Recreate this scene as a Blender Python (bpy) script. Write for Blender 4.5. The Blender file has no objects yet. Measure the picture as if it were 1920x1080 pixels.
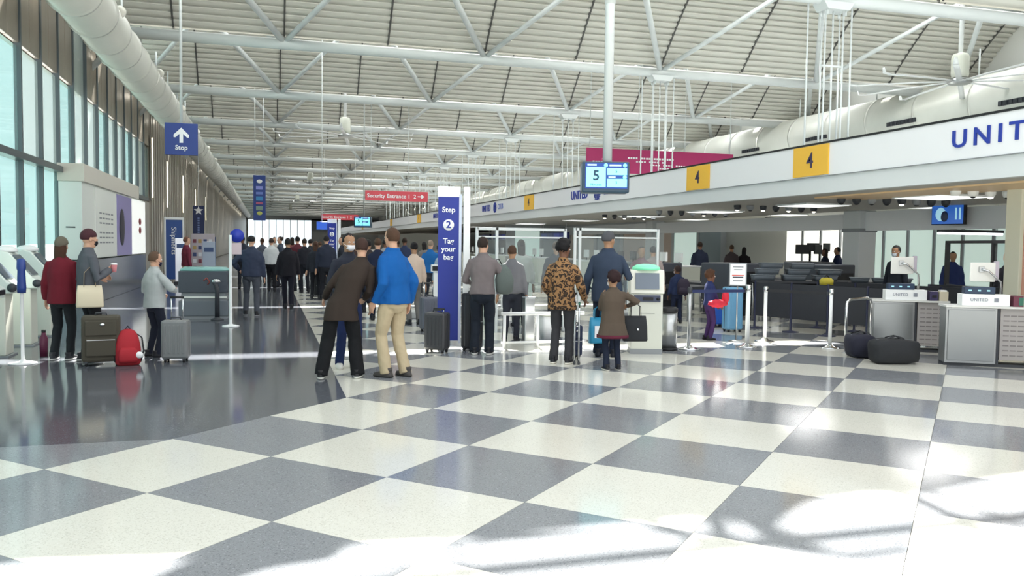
import bpy, bmesh, math, random
from math import sin, cos, pi, radians, atan2, sqrt
from mathutils import Vector, Matrix, noise

S = bpy.context.scene
COL = S.collection
random.seed(7)

# ------------------------------------------------------------ camera, world, sun, exposure
def setup_camera():
    cd = bpy.data.cameras.new('camera'); co = bpy.data.objects.new('camera', cd); COL.objects.link(co)
    yaw, pitch, roll = pi/4 - .5010, .0526, .0128
    f0 = Vector((sin(yaw)*cos(pitch), cos(yaw)*cos(pitch), -sin(pitch)))
    r0 = Vector((cos(yaw), -sin(yaw), 0)); u0 = r0.cross(f0)
    r = r0*cos(roll) + u0*sin(roll); u = u0*cos(roll) - r0*sin(roll)
    m = Matrix((r, u, -f0)).transposed().to_4x4(); m.translation = (0, 0, 1.65)
    co.matrix_world = m
    cd.sensor_width = 36; cd.lens = 1570.19/1920*36; cd.clip_end = 600; cd.clip_start = .05
    S.camera = co
setup_camera()

def lin(c):
    return tuple((x/12.92 if x <= .04045 else ((x+.055)/1.055)**2.4) for x in c)
def rgb(h):
    return lin(tuple(int(h[i:i+2], 16)/255 for i in (0, 2, 4)))

W = bpy.data.worlds.new('world'); S.world = W; W.use_nodes = True
bg = W.node_tree.nodes['Background']; bg.inputs[0].default_value = (.94, .975, 1.0, 1); bg.inputs[1].default_value = 1.9
sd = bpy.data.lights.new('sun', 'SUN'); sd.energy = 42; sd.angle = radians(.8); sd.color = (1, .97, .9)
so = bpy.data.objects.new('sun', sd); COL.objects.link(so)
SUNV = Vector((.12, .863, 1)).normalized()
so.rotation_euler = SUNV.to_track_quat('Z', 'Y').to_euler()
TY0, BAY, ZB, ZT, ZV, RISE = 17.26, 9.14, 7.55, 10.05, 7.72, 2.95      # trusses, bottom chord, top chord, vault spring and rise
def area(name, loc, sx, sy, power, up=False, color=(1, .98, .95), rot=None):
    l = bpy.data.lights.new(name, 'AREA'); l.shape = 'RECTANGLE'; l.size = sx; l.size_y = sy; l.energy = power; l.color = color
    o = bpy.data.objects.new(name, l); COL.objects.link(o); o.location = loc
    o.rotation_euler = rot if rot else ((pi, 0, 0) if up else (0, 0, 0))
    return o
for n in range(1, 13):                                  # daylight of the crown skylights
    area('skylight_glow', (10.6, TY0 + (n-.5)*BAY, 10.95), 30, .8, 1450, color=(.97, .99, 1))
S.view_settings.view_transform = 'Standard'; S.view_settings.look = 'None'
S.view_settings.exposure = -0.08; S.view_settings.gamma = 1.0; S.view_settings.use_curve_mapping = False
S.cycles.use_denoising = True
S.cycles.max_bounces = 8; S.cycles.diffuse_bounces = 4; S.cycles.glossy_bounces = 4
S.cycles.transparent_max_bounces = 16; S.cycles.caustics_reflective = False; S.cycles.caustics_refractive = False
S.cycles.sample_clamp_indirect = 8

# ------------------------------------------------------------ materials
MATS = {}
def mat(name, col, rough=.5, metal=0, spec=.5, bump=0, bscale=60, var=0, vscale=8, emit=0, coat=0, stretch=None):
    if name in MATS: return MATS[name]
    m = bpy.data.materials.new(name); m.use_nodes = True; nt = m.node_tree; b = nt.nodes['Principled BSDF']
    c = rgb(col) if isinstance(col, str) else col
    b.inputs['Base Color'].default_value = (*c, 1); b.inputs['Roughness'].default_value = rough
    b.inputs['Metallic'].default_value = metal; b.inputs['Specular IOR Level'].default_value = spec
    if coat: b.inputs['Coat Weight'].default_value = coat; b.inputs['Coat Roughness'].default_value = .05
    if emit:
        b.inputs['Emission Color'].default_value = (*c, 1); b.inputs['Emission Strength'].default_value = emit
    if var or bump:
        tc = nt.nodes.new('ShaderNodeTexCoord'); src = tc.outputs['Object']
        if stretch:
            mp = nt.nodes.new('ShaderNodeMapping'); mp.inputs['Scale'].default_value = stretch
            nt.links.new(src, mp.inputs[0]); src = mp.outputs[0]
    if var:
        n = nt.nodes.new('ShaderNodeTexNoise'); n.inputs['Scale'].default_value = vscale; n.inputs['Detail'].default_value = 4
        nt.links.new(src, n.inputs['Vector'])
        mx = nt.nodes.new('ShaderNodeMix'); mx.data_type = 'RGBA'
        mx.inputs['A'].default_value = (*[x*(1-var) for x in c], 1); mx.inputs['B'].default_value = (*[min(1, x*(1+var)) for x in c], 1)
        nt.links.new(n.outputs['Fac'], mx.inputs['Factor']); nt.links.new(mx.outputs['Result'], b.inputs['Base Color'])
    if bump:
        n = nt.nodes.new('ShaderNodeTexNoise'); n.inputs['Scale'].default_value = bscale; n.inputs['Detail'].default_value = 3
        nt.links.new(src, n.inputs['Vector'])
        bp = nt.nodes.new('ShaderNodeBump'); bp.inputs['Strength'].default_value = bump; bp.inputs['Distance'].default_value = .01
        nt.links.new(n.outputs['Fac'], bp.inputs['Height']); nt.links.new(bp.outputs[0], b.inputs['Normal'])
    MATS[name] = m
    return m

def terrazzo(name, base, dark, lightc, rough=.12):
    m = bpy.data.materials.new(name); m.use_nodes = True; nt = m.node_tree; b = nt.nodes['Principled BSDF']
    tc = nt.nodes.new('ShaderNodeTexCoord')
    v = nt.nodes.new('ShaderNodeTexVoronoi'); v.inputs['Scale'].default_value = 150
    nt.links.new(tc.outputs['Object'], v.inputs['Vector'])
    r = nt.nodes.new('ShaderNodeValToRGB'); nt.links.new(v.outputs['Color'], r.inputs['Fac'])
    e = r.color_ramp.elements; e[0].position = .12; e[0].color = (*rgb(dark), 1); e[1].position = .3; e[1].color = (*rgb(base), 1)
    x = e.new(.82); x.color = (*rgb(base), 1); x = e.new(.95); x.color = (*rgb(lightc), 1)
    n = nt.nodes.new('ShaderNodeTexNoise'); n.inputs['Scale'].default_value = 1.3; nt.links.new(tc.outputs['Object'], n.inputs['Vector'])
    mx = nt.nodes.new('ShaderNodeMix'); mx.data_type = 'RGBA'; mx.blend_type = 'MULTIPLY'; mx.inputs['Factor'].default_value = .35
    nt.links.new(r.outputs['Color'], mx.inputs['A'])
    r2 = nt.nodes.new('ShaderNodeValToRGB'); r2.color_ramp.elements[0].color = (.8, .8, .8, 1)
    nt.links.new(n.outputs['Fac'], r2.inputs['Fac']); nt.links.new(r2.outputs['Color'], mx.inputs['B'])
    nt.links.new(mx.outputs['Result'], b.inputs['Base Color'])
    mr = nt.nodes.new('ShaderNodeMapRange'); mr.inputs['To Min'].default_value = rough*.75; mr.inputs['To Max'].default_value = rough*1.35
    nt.links.new(n.outputs['Fac'], mr.inputs['Value']); nt.links.new(mr.outputs[0], b.inputs['Roughness'])
    MATS[name] = m
    return m

def glass(name, tint, mixf=.85, rough=.03):
    m = bpy.data.materials.new(name); m.use_nodes = True; nt = m.node_tree; nt.nodes.clear()
    o = nt.nodes.new('ShaderNodeOutputMaterial'); t = nt.nodes.new('ShaderNodeBsdfTransparent'); t.inputs[0].default_value = (*rgb(tint), 1)
    g = nt.nodes.new('ShaderNodeBsdfGlossy'); g.inputs['Roughness'].default_value = rough
    fn = nt.nodes.new('ShaderNodeFresnel'); fn.inputs[0].default_value = 1.45
    ge = nt.nodes.new('ShaderNodeNewGeometry'); fr = nt.nodes.new('ShaderNodeMath'); fr.operation = 'MULTIPLY_ADD'; fr.use_clamp = True
    nt.links.new(fn.outputs[0], fr.inputs[0])
    inv = nt.nodes.new('ShaderNodeMath'); inv.operation = 'SUBTRACT'; inv.inputs[0].default_value = 1
    nt.links.new(ge.outputs['Backfacing'], inv.inputs[1]); nt.links.new(inv.outputs[0], fr.inputs[1]); fr.inputs[2].default_value = 0
    mx = nt.nodes.new('ShaderNodeMixShader'); nt.links.new(fr.outputs[0], mx.inputs[0]); nt.links.new(t.outputs[0], mx.inputs[1]); nt.links.new(g.outputs[0], mx.inputs[2])
    d = nt.nodes.new('ShaderNodeBsdfDiffuse'); d.inputs[0].default_value = (*rgb(tint), 1)
    mx2 = nt.nodes.new('ShaderNodeMixShader'); mx2.inputs[0].default_value = 1-mixf
    nt.links.new(mx.outputs[0], mx2.inputs[1]); nt.links.new(d.outputs[0], mx2.inputs[2]); nt.links.new(mx2.outputs[0], o.inputs[0])
    MATS[name] = m
    return m

white_tile = terrazzo('light terrazzo', 'e3e1d6', 'c9c6ba', 'efeee8')
grey_tile = terrazzo('grey terrazzo', '8b8e93', '6c6f75', 'adafb3')
dark_terrazzo = terrazzo('dark terrazzo', '5f6269', '474a50', '86898f', .1)
steel_white = mat('white painted steel', 'ced3d3', .45)
deck_m = mat('ribbed roof deck', 'c0bfb7', .65, var=.05, vscale=.4)
dark_line = mat('dark joint', '4a4a48', .6)
duct_m = mat('duct metal', 'cfd0c8', .35, .15, var=.06, vscale=1.5)
panel_m = mat('brushed wall panel', '9a9184', .38, .2, var=.14, vscale=3, stretch=(1, 1, .1))
panel2_m = mat('grey wall panel', 'aaa59b', .34, .25, var=.1, vscale=3, stretch=(1, 1, .1))
mullion_m = mat('dark mullion', '5b6468', .35, .5)
glass_m = glass('tinted window glass', 'd8eeec', .85)
glass2_m = glass('milky window glass', 'eaf4f2', .7)
clear_m = glass('clear screen', 'eef4f4', .95)
board_m = mat('white fascia board', 'e6e7ea', .35)
band_m = mat('grey fascia band', 'd2d6d8', .4)
soffit_m = mat('soffit', 'b9b6ae', .55)
black_m = mat('black', '15161a', .5)
dkgrey_m = mat('dark grey', '34373d', .5)
grey_m = mat('mid grey', '8c9094', .5)
steel_m = mat('brushed steel', 'b4b6b6', .28, .9, bump=.1, bscale=80, stretch=(1, 1, .05))
chrome_m = mat('polished steel', 'd2d4d6', .15, 1)
cream_m = mat('cream plastic', 'd6d8cc', .4)
white_m = mat('white plastic', 'eef0f0', .35)
blue_m = mat('sign blue', '243f88', .4)
navy_m = mat('banner blue', '1b2f8e', .5)
letter_m = mat('white lettering', 'f4f6f8', .5)
yellow_m = mat('yellow sign', 'e8b640', .5)
ublue_m = mat('logo blue', '22399a', .4)
red_m = mat('red sign', 'd8505c', .45)
magenta_m = mat('magenta banner', 'b32a66', .5)
soft_m = mat('soft panel glow', 'f2f4f0', .4, emit=1.4)
lamp_m = mat('lamp glow', 'fff6e4', .4, emit=7)
tube_m = mat('strip light glow', 'f6faff', .4, emit=5)

# ------------------------------------------------------------ mesh building
class MB:
    def __init__(s): s.v = []; s.f = []; s.mi = []; s.cur = 0; s.sm = []
    def add(s, vs, fs, smooth=False):
        o = len(s.v); s.v += [tuple(v) for v in vs]
        for f in fs: s.f.append(tuple(i+o for i in f)); s.mi.append(s.cur); s.sm.append(smooth)
        return s
    def box(s, c, d, rz=0, rx=0, ry=0):
        x, y, z = d[0]/2, d[1]/2, d[2]/2
        vs = [Vector((a*x, b*y, e*z)) for a in (-1, 1) for b in (-1, 1) for e in (-1, 1)]
        if rz or rx or ry:
            m = Matrix.Rotation(rz, 3, 'Z') @ Matrix.Rotation(ry, 3, 'Y') @ Matrix.Rotation(rx, 3, 'X'); vs = [m @ v for v in vs]
        c = Vector(c)
        return s.add([v+c for v in vs], [(0, 1, 3, 2), (4, 6, 7, 5), (0, 4, 5, 1), (2, 3, 7, 6), (0, 2, 6, 4), (1, 5, 7, 3)])
    def bx(s, x0, x1, y0, y1, z0, z1): return s.box(((x0+x1)/2, (y0+y1)/2, (z0+z1)/2), (abs(x1-x0), abs(y1-y0), abs(z1-z0)))
    def tube(s, pts, rad, n=10, caps=True, sq=1):
        pts = [Vector(p) for p in pts]; k = len(pts)
        if not isinstance(rad, (list, tuple)): rad = [rad]*k
        vs = []; fs = []; up = None
        for i, p in enumerate(pts):
            d = (pts[min(i+1, k-1)]-pts[max(i-1, 0)]).normalized()
            if up is None:
                up = Vector((0, 0, 1)) if abs(d.z) < .9 else Vector((1, 0, 0))
            a = d.cross(up).normalized(); b = a.cross(d).normalized(); up = b
            r = rad[i]; ra, rb = (r, r*sq) if not isinstance(r, (list, tuple)) else r
            for j in range(n):
                t = 2*pi*j/n; vs.append(p + a*cos(t)*ra + b*sin(t)*rb)
        for i in range(k-1):
            for j in range(n):
                fs.append((i*n+j, i*n+(j+1) % n, (i+1)*n+(j+1) % n, (i+1)*n+j))
        if caps: fs.append(tuple(range(n-1, -1, -1))); fs.append(tuple((k-1)*n+j for j in range(n)))
        return s.add(vs, fs, n > 5)
    def cyl(s, p, r, h, n=20, r2=None): return s.tube([p, (p[0], p[1], p[2]+h)], [r, r if r2 is None else r2], n)
    def lathe(s, prof, c=(0, 0, 0), n=24):
        vs = []; fs = []; k = len(prof)
        for r, z in prof:
            for j in range(n): t = 2*pi*j/n; vs.append((c[0]+r*cos(t), c[1]+r*sin(t), c[2]+z))
        for i in range(k-1):
            for j in range(n): fs.append((i*n+j, i*n+(j+1) % n, (i+1)*n+(j+1) % n, (i+1)*n+j))
        fs.append(tuple(range(n-1, -1, -1))); fs.append(tuple((k-1)*n+j for j in range(n)))
        return s.add(vs, fs, True)
    def ell(s, c, r, n=16, m=10, fn=None):
        vs = [(0, 0, -1)]; fs = []
        for i in range(1, m):
            p = -pi/2+pi*i/m
            for j in range(n): t = 2*pi*j/n; vs.append((cos(p)*cos(t), cos(p)*sin(t), sin(p)))
        vs.append((0, 0, 1))
        if fn: vs = [fn(Vector(v)) for v in vs]
        vs = [(c[0]+v[0]*r[0], c[1]+v[1]*r[1], c[2]+v[2]*r[2]) for v in vs]
        for j in range(n): fs.append((0, 1+(j+1) % n, 1+j)); fs.append((len(vs)-1, 1+(m-2)*n+j, 1+(m-2)*n+(j+1) % n))
        for i in range(m-2):
            for j in range(n): fs.append((1+i*n+j, 1+i*n+(j+1) % n, 1+(i+1)*n+(j+1) % n, 1+(i+1)*n+j))
        return s.add(vs, fs, True)
    def loft(s, rings, n=16, p=2.4):       # ring: (cx, cy, cz, rx, ry[, tilt])
        vs = []; fs = []; k = len(rings)
        for r in rings:
            cx, cy, cz, rx, ry = r[:5]; tl = r[5] if len(r) > 5 else 0
            for j in range(n):
                t = 2*pi*j/n; a, b = cos(t), sin(t)
                x = rx*math.copysign(abs(a)**(2/p), a); y = ry*math.copysign(abs(b)**(2/p), b)
                vs.append((cx+x, cy+y, cz+y*tl))
        for i in range(k-1):
            for j in range(n): fs.append((i*n+j, i*n+(j+1) % n, (i+1)*n+(j+1) % n, (i+1)*n+j))
        fs.append(tuple(range(n-1, -1, -1))); fs.append(tuple((k-1)*n+j for j in range(n)))
        return s.add(vs, fs, True)
    def prism(s, poly, y0, y1, plane='xz'):
        k = len(poly)
        f = (lambda a, b, t: (a, t, b)) if plane == 'xz' else ((lambda a, b, t: (t, a, b)) if plane == 'yz' else (lambda a, b, t: (a, b, t)))
        vs = [f(a, b, y0) for a, b in poly]+[f(a, b, y1) for a, b in poly]
        fs = [tuple(range(k)), tuple(range(2*k-1, k-1, -1))]+[(i, i+k, (i+1) % k+k, (i+1) % k) for i in range(k)]
        return s.add(vs, fs)
    def mesh(s, name, mats):
        me = bpy.data.meshes.new(name); me.from_pydata(s.v, [], s.f)
        for m in (mats if isinstance(mats, (list, tuple)) else [mats]): me.materials.append(m)
        me.polygons.foreach_set('material_index', s.mi); me.polygons.foreach_set('use_smooth', s.sm)
        bm = bmesh.new(); bm.from_mesh(me); bmesh.ops.recalc_face_normals(bm, faces=bm.faces); bm.to_mesh(me); bm.free()
        me.update(); return me
    def build(s, name, mats, parent=None, loc=None, bevel=0, rz=0, **props):
        o = bpy.data.objects.new(name, s.mesh(name, mats)); COL.objects.link(o)
        if parent is not None: o.parent = parent
        if loc is not None: o.location = loc
        if rz: o.rotation_euler[2] = rz
        if bevel:
            b = o.modifiers.new('b', 'BEVEL'); b.width = bevel; b.segments = 2; b.limit_method = 'ANGLE'; b.angle_limit = radians(40)
        for k, v in props.items(): o[k] = v
        return o

def thing(name, label, cat, loc=(0, 0, 0), rz=0, group=None):
    o = bpy.data.objects.new(name, None); COL.objects.link(o); o.location = loc; o.rotation_euler[2] = rz
    o['label'] = label; o['category'] = cat
    if group: o['group'] = group
    return o
def tag(o, label, cat, group=None):
    o['label'] = label; o['category'] = cat
    if group: o['group'] = group
    return o
def inst(name, me, parent=None, loc=(0, 0, 0), rz=0, **props):
    o = bpy.data.objects.new(name, me); COL.objects.link(o); o.parent = parent; o.location = loc; o.rotation_euler[2] = rz
    for k, v in props.items(): o[k] = v
    return o
def copy_tree(o, parent=None):
    c = o.copy(); COL.objects.link(c); c.parent = parent
    for ch in list(o.children): copy_tree(ch, c)
    return c
def text(s, size, m, parent, loc, rot, name='lettering', ext=.004, bold=0, align='CENTER', spacing=1, sx=1):
    cu = bpy.data.curves.new('t', 'FONT'); cu.body = s; cu.size = size; cu.extrude = ext; cu.offset = bold
    cu.align_x = align; cu.align_y = 'CENTER'; cu.space_character = spacing; cu.resolution_u = 3
    t = bpy.data.objects.new('t', cu); COL.objects.link(t)
    o = bpy.data.objects.new(name, bpy.data.meshes.new(name)); COL.objects.link(o); o.parent = parent; o.location = loc; o.rotation_euler = rot
    WORDS.append((t, o, m, sx))
    return o
FUSE = []; WORDS = []
def finish():
    dg = bpy.context.evaluated_depsgraph_get(); res = []
    for t, o, m, sx in WORDS: res.append(bpy.data.meshes.new_from_object(t.evaluated_get(dg)))
    fus = [bpy.data.meshes.new_from_object(f[0].evaluated_get(dg)) for f in FUSE]
    for (t, o, m, sx), me in zip(WORDS, res):
        cu = t.data; bpy.data.objects.remove(t); me.materials.clear(); me.materials.append(m)
        for v in me.vertices: v.co.x *= sx
        o.data = me
    for (o, fold, fs, seed), me in zip(FUSE, fus):
        o.modifiers.clear(); me.name = o.name
        if fold:
            a, b, c = fs; nz = noise.noise; n = len(me.vertices); co = [0.0]*(3*n); no = [0.0]*(3*n)
            me.vertices.foreach_get('co', co); me.vertices.foreach_get('normal', no)
            for q in range(0, 3*n, 3):
                x, y, z = co[q], co[q+1], co[q+2]
                f = nz((x*a+seed, y*b, z*c))*fold + nz((x*a*2.3, y*b*2.3+seed, z*c*3))*fold*.45
                co[q] = x+no[q]*f; co[q+1] = y+no[q+1]*f; co[q+2] = z+no[q+2]*f
            me.vertices.foreach_set('co', co)
        me.polygons.foreach_set('use_smooth', [True]*len(me.polygons)); me.update()
        o.data = me

# ------------------------------------------------------------ floor
TS = 1.1003; GX, GY = -5.7514, 6.8814; C45 = cos(pi/4)
def gw(c, r):
    x, y = GX+TS*c, GY+TS*r
    return (x+y)*C45, (y-x)*C45
EX, EY0 = gw(0, 0)[0], gw(0, -2)[1]
def build_floor():
    base = MB().bx(-9, 45, -12, 230, -.12, -.012).build('floor', mat('grout', '7a7670', .6), kind='structure')
    b = MB(); b.prism([(-4.65, 230), (-4.65, EY0+.002), (gw(0, -2)[0], EY0+.002), (EX-.002, gw(0, 0)[1]), (EX-.002, 230)], -.011, 0, 'xy')
    b.build('terrazzo_border', dark_terrazzo, base)
    h = TS/2; g = .0018
    def tile(poly): return MB().prism(poly, -.010, 0, 'xy')
    full = [(-h+g, -h+g), (h-g, -h+g), (h-g, h-g), (-h+g, h-g)]
    ml = tile(full).mesh('tile', white_tile); mg = tile(full).mesh('tile', grey_tile)
    def gpt(c, r, p):            # tile-local (grid frame) to world
        x, y = GX+TS*(c+.5)+p[0], GY+TS*(r+.5)+p[1]
        return (x+y)*C45, (y-x)*C45
    def keep(c, r):              # polygon in tile-local coords after clipping by the border line
        poly = [(-h, -h), (h, -h), (h, h), (-h, h)]
        def clip(poly, fn):
            out = []
            for i in range(len(poly)):
                a, b2 = poly[i], poly[(i+1) % len(poly)]; fa, fb = fn(a), fn(b2)
                if fa >= -1e-6: out.append(a)
                if (fa > 1e-6) != (fb > 1e-6) and abs(fa-fb) > 1e-9 and (fa > 1e-6 or fb > 1e-6):
                    t = fa/(fa-fb)
                    if 1e-6 < t < 1-1e-6: out.append((a[0]+(b2[0]-a[0])*t, a[1]+(b2[1]-a[1])*t))
            return out
        cx, cy = gpt(c, r, (0, 0))
        if r >= 0 or (r >= -2 and c >= 0 and False): poly = clip(poly, lambda p: gpt(c, r, p)[0]-EX)
        elif r in (-2, -1):
            if c >= 0: return poly
            return clip(poly, lambda p: EY0-gpt(c, r, p)[1])
        else:
            poly = clip(poly, lambda p: EY0-gpt(c, r, p)[1]) if c < 0 else poly
        return poly
    tiles = []
    fwd = (sin(.2844), cos(.2844))
    for c in range(-60, 60):
        for r in range(-40, 60):
            x, y = gpt(c, r, (0, 0))
            if not (-5 < x < 30 and -9 < y < 62): continue
            poly = keep(c, r)
            if len(poly) < 3: continue
            d = x*fwd[0]+y*fwd[1]; side = x*fwd[1]-y*fwd[0]
            vis = d > 2.6 and abs(side) < d*.66+1.0
            tiles.append((0 if vis else 1, math.hypot(x, y), c, r, x, y, poly))
    tiles.sort()
    rest = MB()
    for i, (v, d, c, r, x, y, poly) in enumerate(tiles):
        light = (c+r) % 2 != 0
        if i < 298 and v == 0:
            if len(poly) == 4 and abs(poly[0][0]+h) < 1e-6 and abs(poly[2][0]-h) < 1e-6 and abs(poly[1][0]-h) < 1e-6 and abs(poly[3][0]+h) < 1e-6:
                me = ml if light else mg
            else:
                me = tile(poly).mesh('tile', white_tile if light else grey_tile)
            inst('tile', me, base, (x, y, 0), -pi/4)
        else:
            rest.cur = 0 if light else 1
            pts = [gpt(c, r, p) for p in poly]; k = len(pts)
            rest.add([(a, b2, 0) for a, b2 in pts], [tuple(range(k))])
    rest.build('tiles', [white_tile, grey_tile], base, kind='stuff')
build_floor()

# ------------------------------------------------------------ vaulted roof with crown skylights
XL, XR = -4.7, 26.0
SHADOW_PLATES = (((-0.65, 4.35), (-0.42, 4.62), (-0.33, 4.64), (-0.26, 4.68), (-0.24, 4.73), (-0.2, 4.76), (-0.14, 4.76), (-0.08, 4.73), (-0.04, 4.68), (-0.02, 4.62), (-0.04, 4.57), (-0.08, 4.54), (-0.14, 4.54), (-0.19, 4.57), (-0.24, 4.62), (-0.26, 4.68), (-0.34, 4.67), (0.37, 4.71), (0.43, 4.57), (0.34, 4.45), (0.04, 4.41), (-0.26, 4.21)), ((2.74, 4.66), (2.92, 4.66), (2.93, 4.63), (2.98, 4.69), (3.05, 4.72), (3.12, 4.73), (3.16, 4.69), (3.18, 4.64), (3.15, 4.58), (3.1, 4.53), (3.03, 4.49), (2.97, 4.49), (2.92, 4.52), (2.91, 4.57), (2.93, 4.63), (2.96, 4.72), (3.55, 4.8), (3.17, 4.55), (2.94, 4.35), (2.88, 4.1), (2.99, 3.89), (3.53, 3.92), (3.39, 3.79), (3.01, 3.77), (2.71, 3.99), (2.7, 4.31)), ((0.96, 4.42), (1.25, 4.56), (2.12, 4.46), (2.34, 4.29), (2.11, 4.43), (1.26, 4.5)), ((0.55, 4.43), (0.74, 4.32), (0.78, 4.16), (0.72, 4.27)))  # outlines of the floor shadows that the added plates cast
SUN_HOLE = ((-1.7, 4.85), (-1.33, 4.81), (-1.19, 4.85), (-0.48, 4.73), (0.37, 4.69), (1.13, 4.61), (1.96, 4.66), (2.69, 4.63), (3.03, 4.79), (3.52, 4.76), (3.92, 4.82), (4.35, 4.71), (5.02, 4.89), (5.53, 4.95), (6.92, 5.06))  # outline of the sunlit floor patch; shapes the added roof opening
def zv(y, n=None):
    """underside of the barrel vaults, which spring from the bottom chords"""
    s = ((y-TY0) % BAY); return ZV + RISE*sin(pi*s/BAY)
def build_roof():
    roof = MB(); j = MB(); PZ = 9.7
    def prof(a, b):                       # ribbed profile between two distances from the spring line
        L = b-a; k = max(1, round(L*1.18/.19)); out = []
        for i in range(k):
            for f, d in ((0, 0), (.5, 0), (.58, .06), (.92, .06)):
                s = a+(i+f)/k*L; dz = RISE*pi/BAY*cos(pi*s/BAY); l = sqrt(1+dz*dz); z = ZV+RISE*sin(pi*s/BAY)
                out.append((s-dz/l*d, z+d/l))
        out.append((b, ZV+RISE*sin(pi*b/BAY))); return out
    for n in range(0, 24):                # bay n ends at truss n
        y0 = TY0+(n-1)*BAY
        spans = [(.06, BAY/2-.45), (BAY/2+.45, BAY-.06)] if n else [(BAY-2.1, BAY-.06)]
        for a, b in spans:
            p = prof(a, b); vs = []; fs = []
            for yy, zz in p: vs += [(XL-.3, y0+yy, zz), (XR+.3, y0+yy, zz)]
            for q in range(len(p)-1): fs.append((2*q, 2*q+1, 2*q+3, 2*q+2))
            o = len(vs); vs += [(XL-.3, y0+yy, zz+.22) for yy, zz in p[::8]]+[(XR+.3, y0+yy, zz+.22) for yy, zz in p[::8]]; h = len(p[::8])
            for q in range(h-1): fs.append((o+q, o+q+1, o+h+q+1, o+h+q))
            roof.add(vs, fs)
            for kx in range(0, 10):
                x = .5+3.1*(kx-1); st = 10; va = []; fa = []
                for q in range(st+1):
                    s_ = a+(b-a)*q/st; z = ZV+RISE*sin(pi*s_/BAY)
                    va += [(x-.026, y0+s_, z-.02), (x+.026, y0+s_, z-.02), (x+.026, y0+s_, z+.05), (x-.026, y0+s_, z+.05)]
                for q in range(st):
                    for e in range(4): fa.append((q*4+e, q*4+(e+1) % 4, q*4+4+(e+1) % 4, q*4+4+e))
                j.add(va, fa)
        if n:                             # curb of the crown skylight
            for s_ in (BAY/2-.5, BAY/2+.42): roof.bx(XL-.3, XR+.3, y0+s_, y0+s_+.08, ZV+RISE-.05, ZV+RISE+.35)
    # unseen roof opening added here, its edge shaped to cast the sunlit floor patch
    sx, sy = SUNV.x/SUNV.z*PZ, SUNV.y/SUNV.z*PZ
    edge = [(x+sx, y+sy) for x, y in SUN_HOLE]; ye = TY0-2.08
    pl = [(XL-.5, ye), (XL-.5, edge[0][1])]+edge+[(XR, edge[-1][1]), (XR, ye)]
    k = len(pl); roof.add([(x, y, PZ) for x, y in pl]+[(x, y, PZ+.2) for x, y in pl], [tuple(range(k)), tuple(range(k, 2*k))]+[(i, (i+1) % k, (i+1) % k+k, i+k) for i in range(k)])
    c = roof.build('ceiling', deck_m, kind='structure')
    j.build('deck_joints', dark_line, c, kind='stuff')
    r = MB()
    def up(p): return (p[0]+sx, p[1]+sy)
    for pts in SHADOW_PLATES: r.prism([up(p) for p in pts], PZ+.1, PZ+.16, 'xy')
    r.build('curved_brace_plate', steel_white, c)  # plates added out of view to cast curved shadows on the floor
    y = edge[0][1]-9.5; t = MB(); t.bx(XL-.5, XR, y-.1, y+.1, PZ-.1, PZ+.25)
    for i in range(9): t.bx(XL+3.4*i, XL+3.4*i+.06, y, edge[0][1], PZ+.1, PZ+.25)
    t.build('glazing_bar', steel_white, c)  # bars across the added roof opening
build_roof()

# ------------------------------------------------------------ trusses
def nodes():
    return [-4.0+0*1]+[.5+6.2*k for k in range(0, 4)]
def truss_meshes():
    a = MB(); a.tube([(XL+.6, 0, ZB), (XR-.9, 0, ZB)], .16, 14); bc = a.mesh('bottom_chord', steel_white)
    a = MB(); a.tube([(XL, -BAY/2, ZT), (XR, -BAY/2, ZT)], .09, 8); tc = a.mesh('top_chord', steel_white)
    br = []
    for sx_, sy_, r_ in ((-1, -1, .095), (1, -1, .08), (-1, 1, .08), (1, 1, .08)):
        a = MB(); a.tube([(0, 0, ZB+.05), (sx_*3.1, sy_*BAY/2, ZT)], r_, 8); br.append(a.mesh('brace', steel_white))
    a = MB(); a.prism([(-.42, ZB-.12), (.42, ZB-.12), (.3, ZB-.3), (-.3, ZB-.3)], -.22, .22)
    for s in (-1, 1):
        for q in (-1, 1): a.tube([(s*.25, q*.12, ZB-.3), (s*.25, q*.12, ZB-.42)], .03, 6)
    pl = a.mesh('hanger_plate', steel_white)
    a = MB(); a.tube([(XL-.1, 0, ZB-1.1), (XL+.9, 0, ZB)], .09, 8); en = a.mesh('end_strut', steel_white)
    return bc, tc, br, pl, en
ORD = {4: 'fifth', 5: 'sixth', 6: 'seventh', 7: 'eighth', 8: 'ninth', 9: 'tenth', 10: 'eleventh', 11: 'twelfth'}
def build_trusses():
    bc, tc, br, pl, en = truss_meshes()
    names = {0: 'white tubular roof truss crossing the top corner just above the big ceiling fan', 1: 'second white tubular roof truss along the hall, crossing the queue display pole',
             2: 'white tubular roof truss in front of the first ceiling fan', 3: 'white tubular roof truss just beyond the first ceiling fan'}
    for n in range(-0, 23):
        t = thing('roof_truss', names.get(n, ORD[n]+' white tubular roof truss counted along the hall' if n in ORD else 'white tubular roof truss spanning the far end of the hall'), 'truss', (0, TY0+n*BAY, 0), group='roof trusses across the hall')
        inst('bottom_chord', bc, t); inst('top_chord', tc, t)
        if n < 16:
            inst('end_strut', en, t)
            for i, x in enumerate([.5+6.2*k for k in range(-1, 5)]):
                if -4.9 < x < 25.4:
                    [inst('brace', q, t, (x, 0, 0)) for q in (br if n < 8 else br[:2])]
                elif x < 0: inst('brace', br[1], t, (x+.9, 0, 0))
                if n < 9 and i in (3,): inst('hanger_plate', pl, t, (x, 0, 0))
build_trusses()
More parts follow.
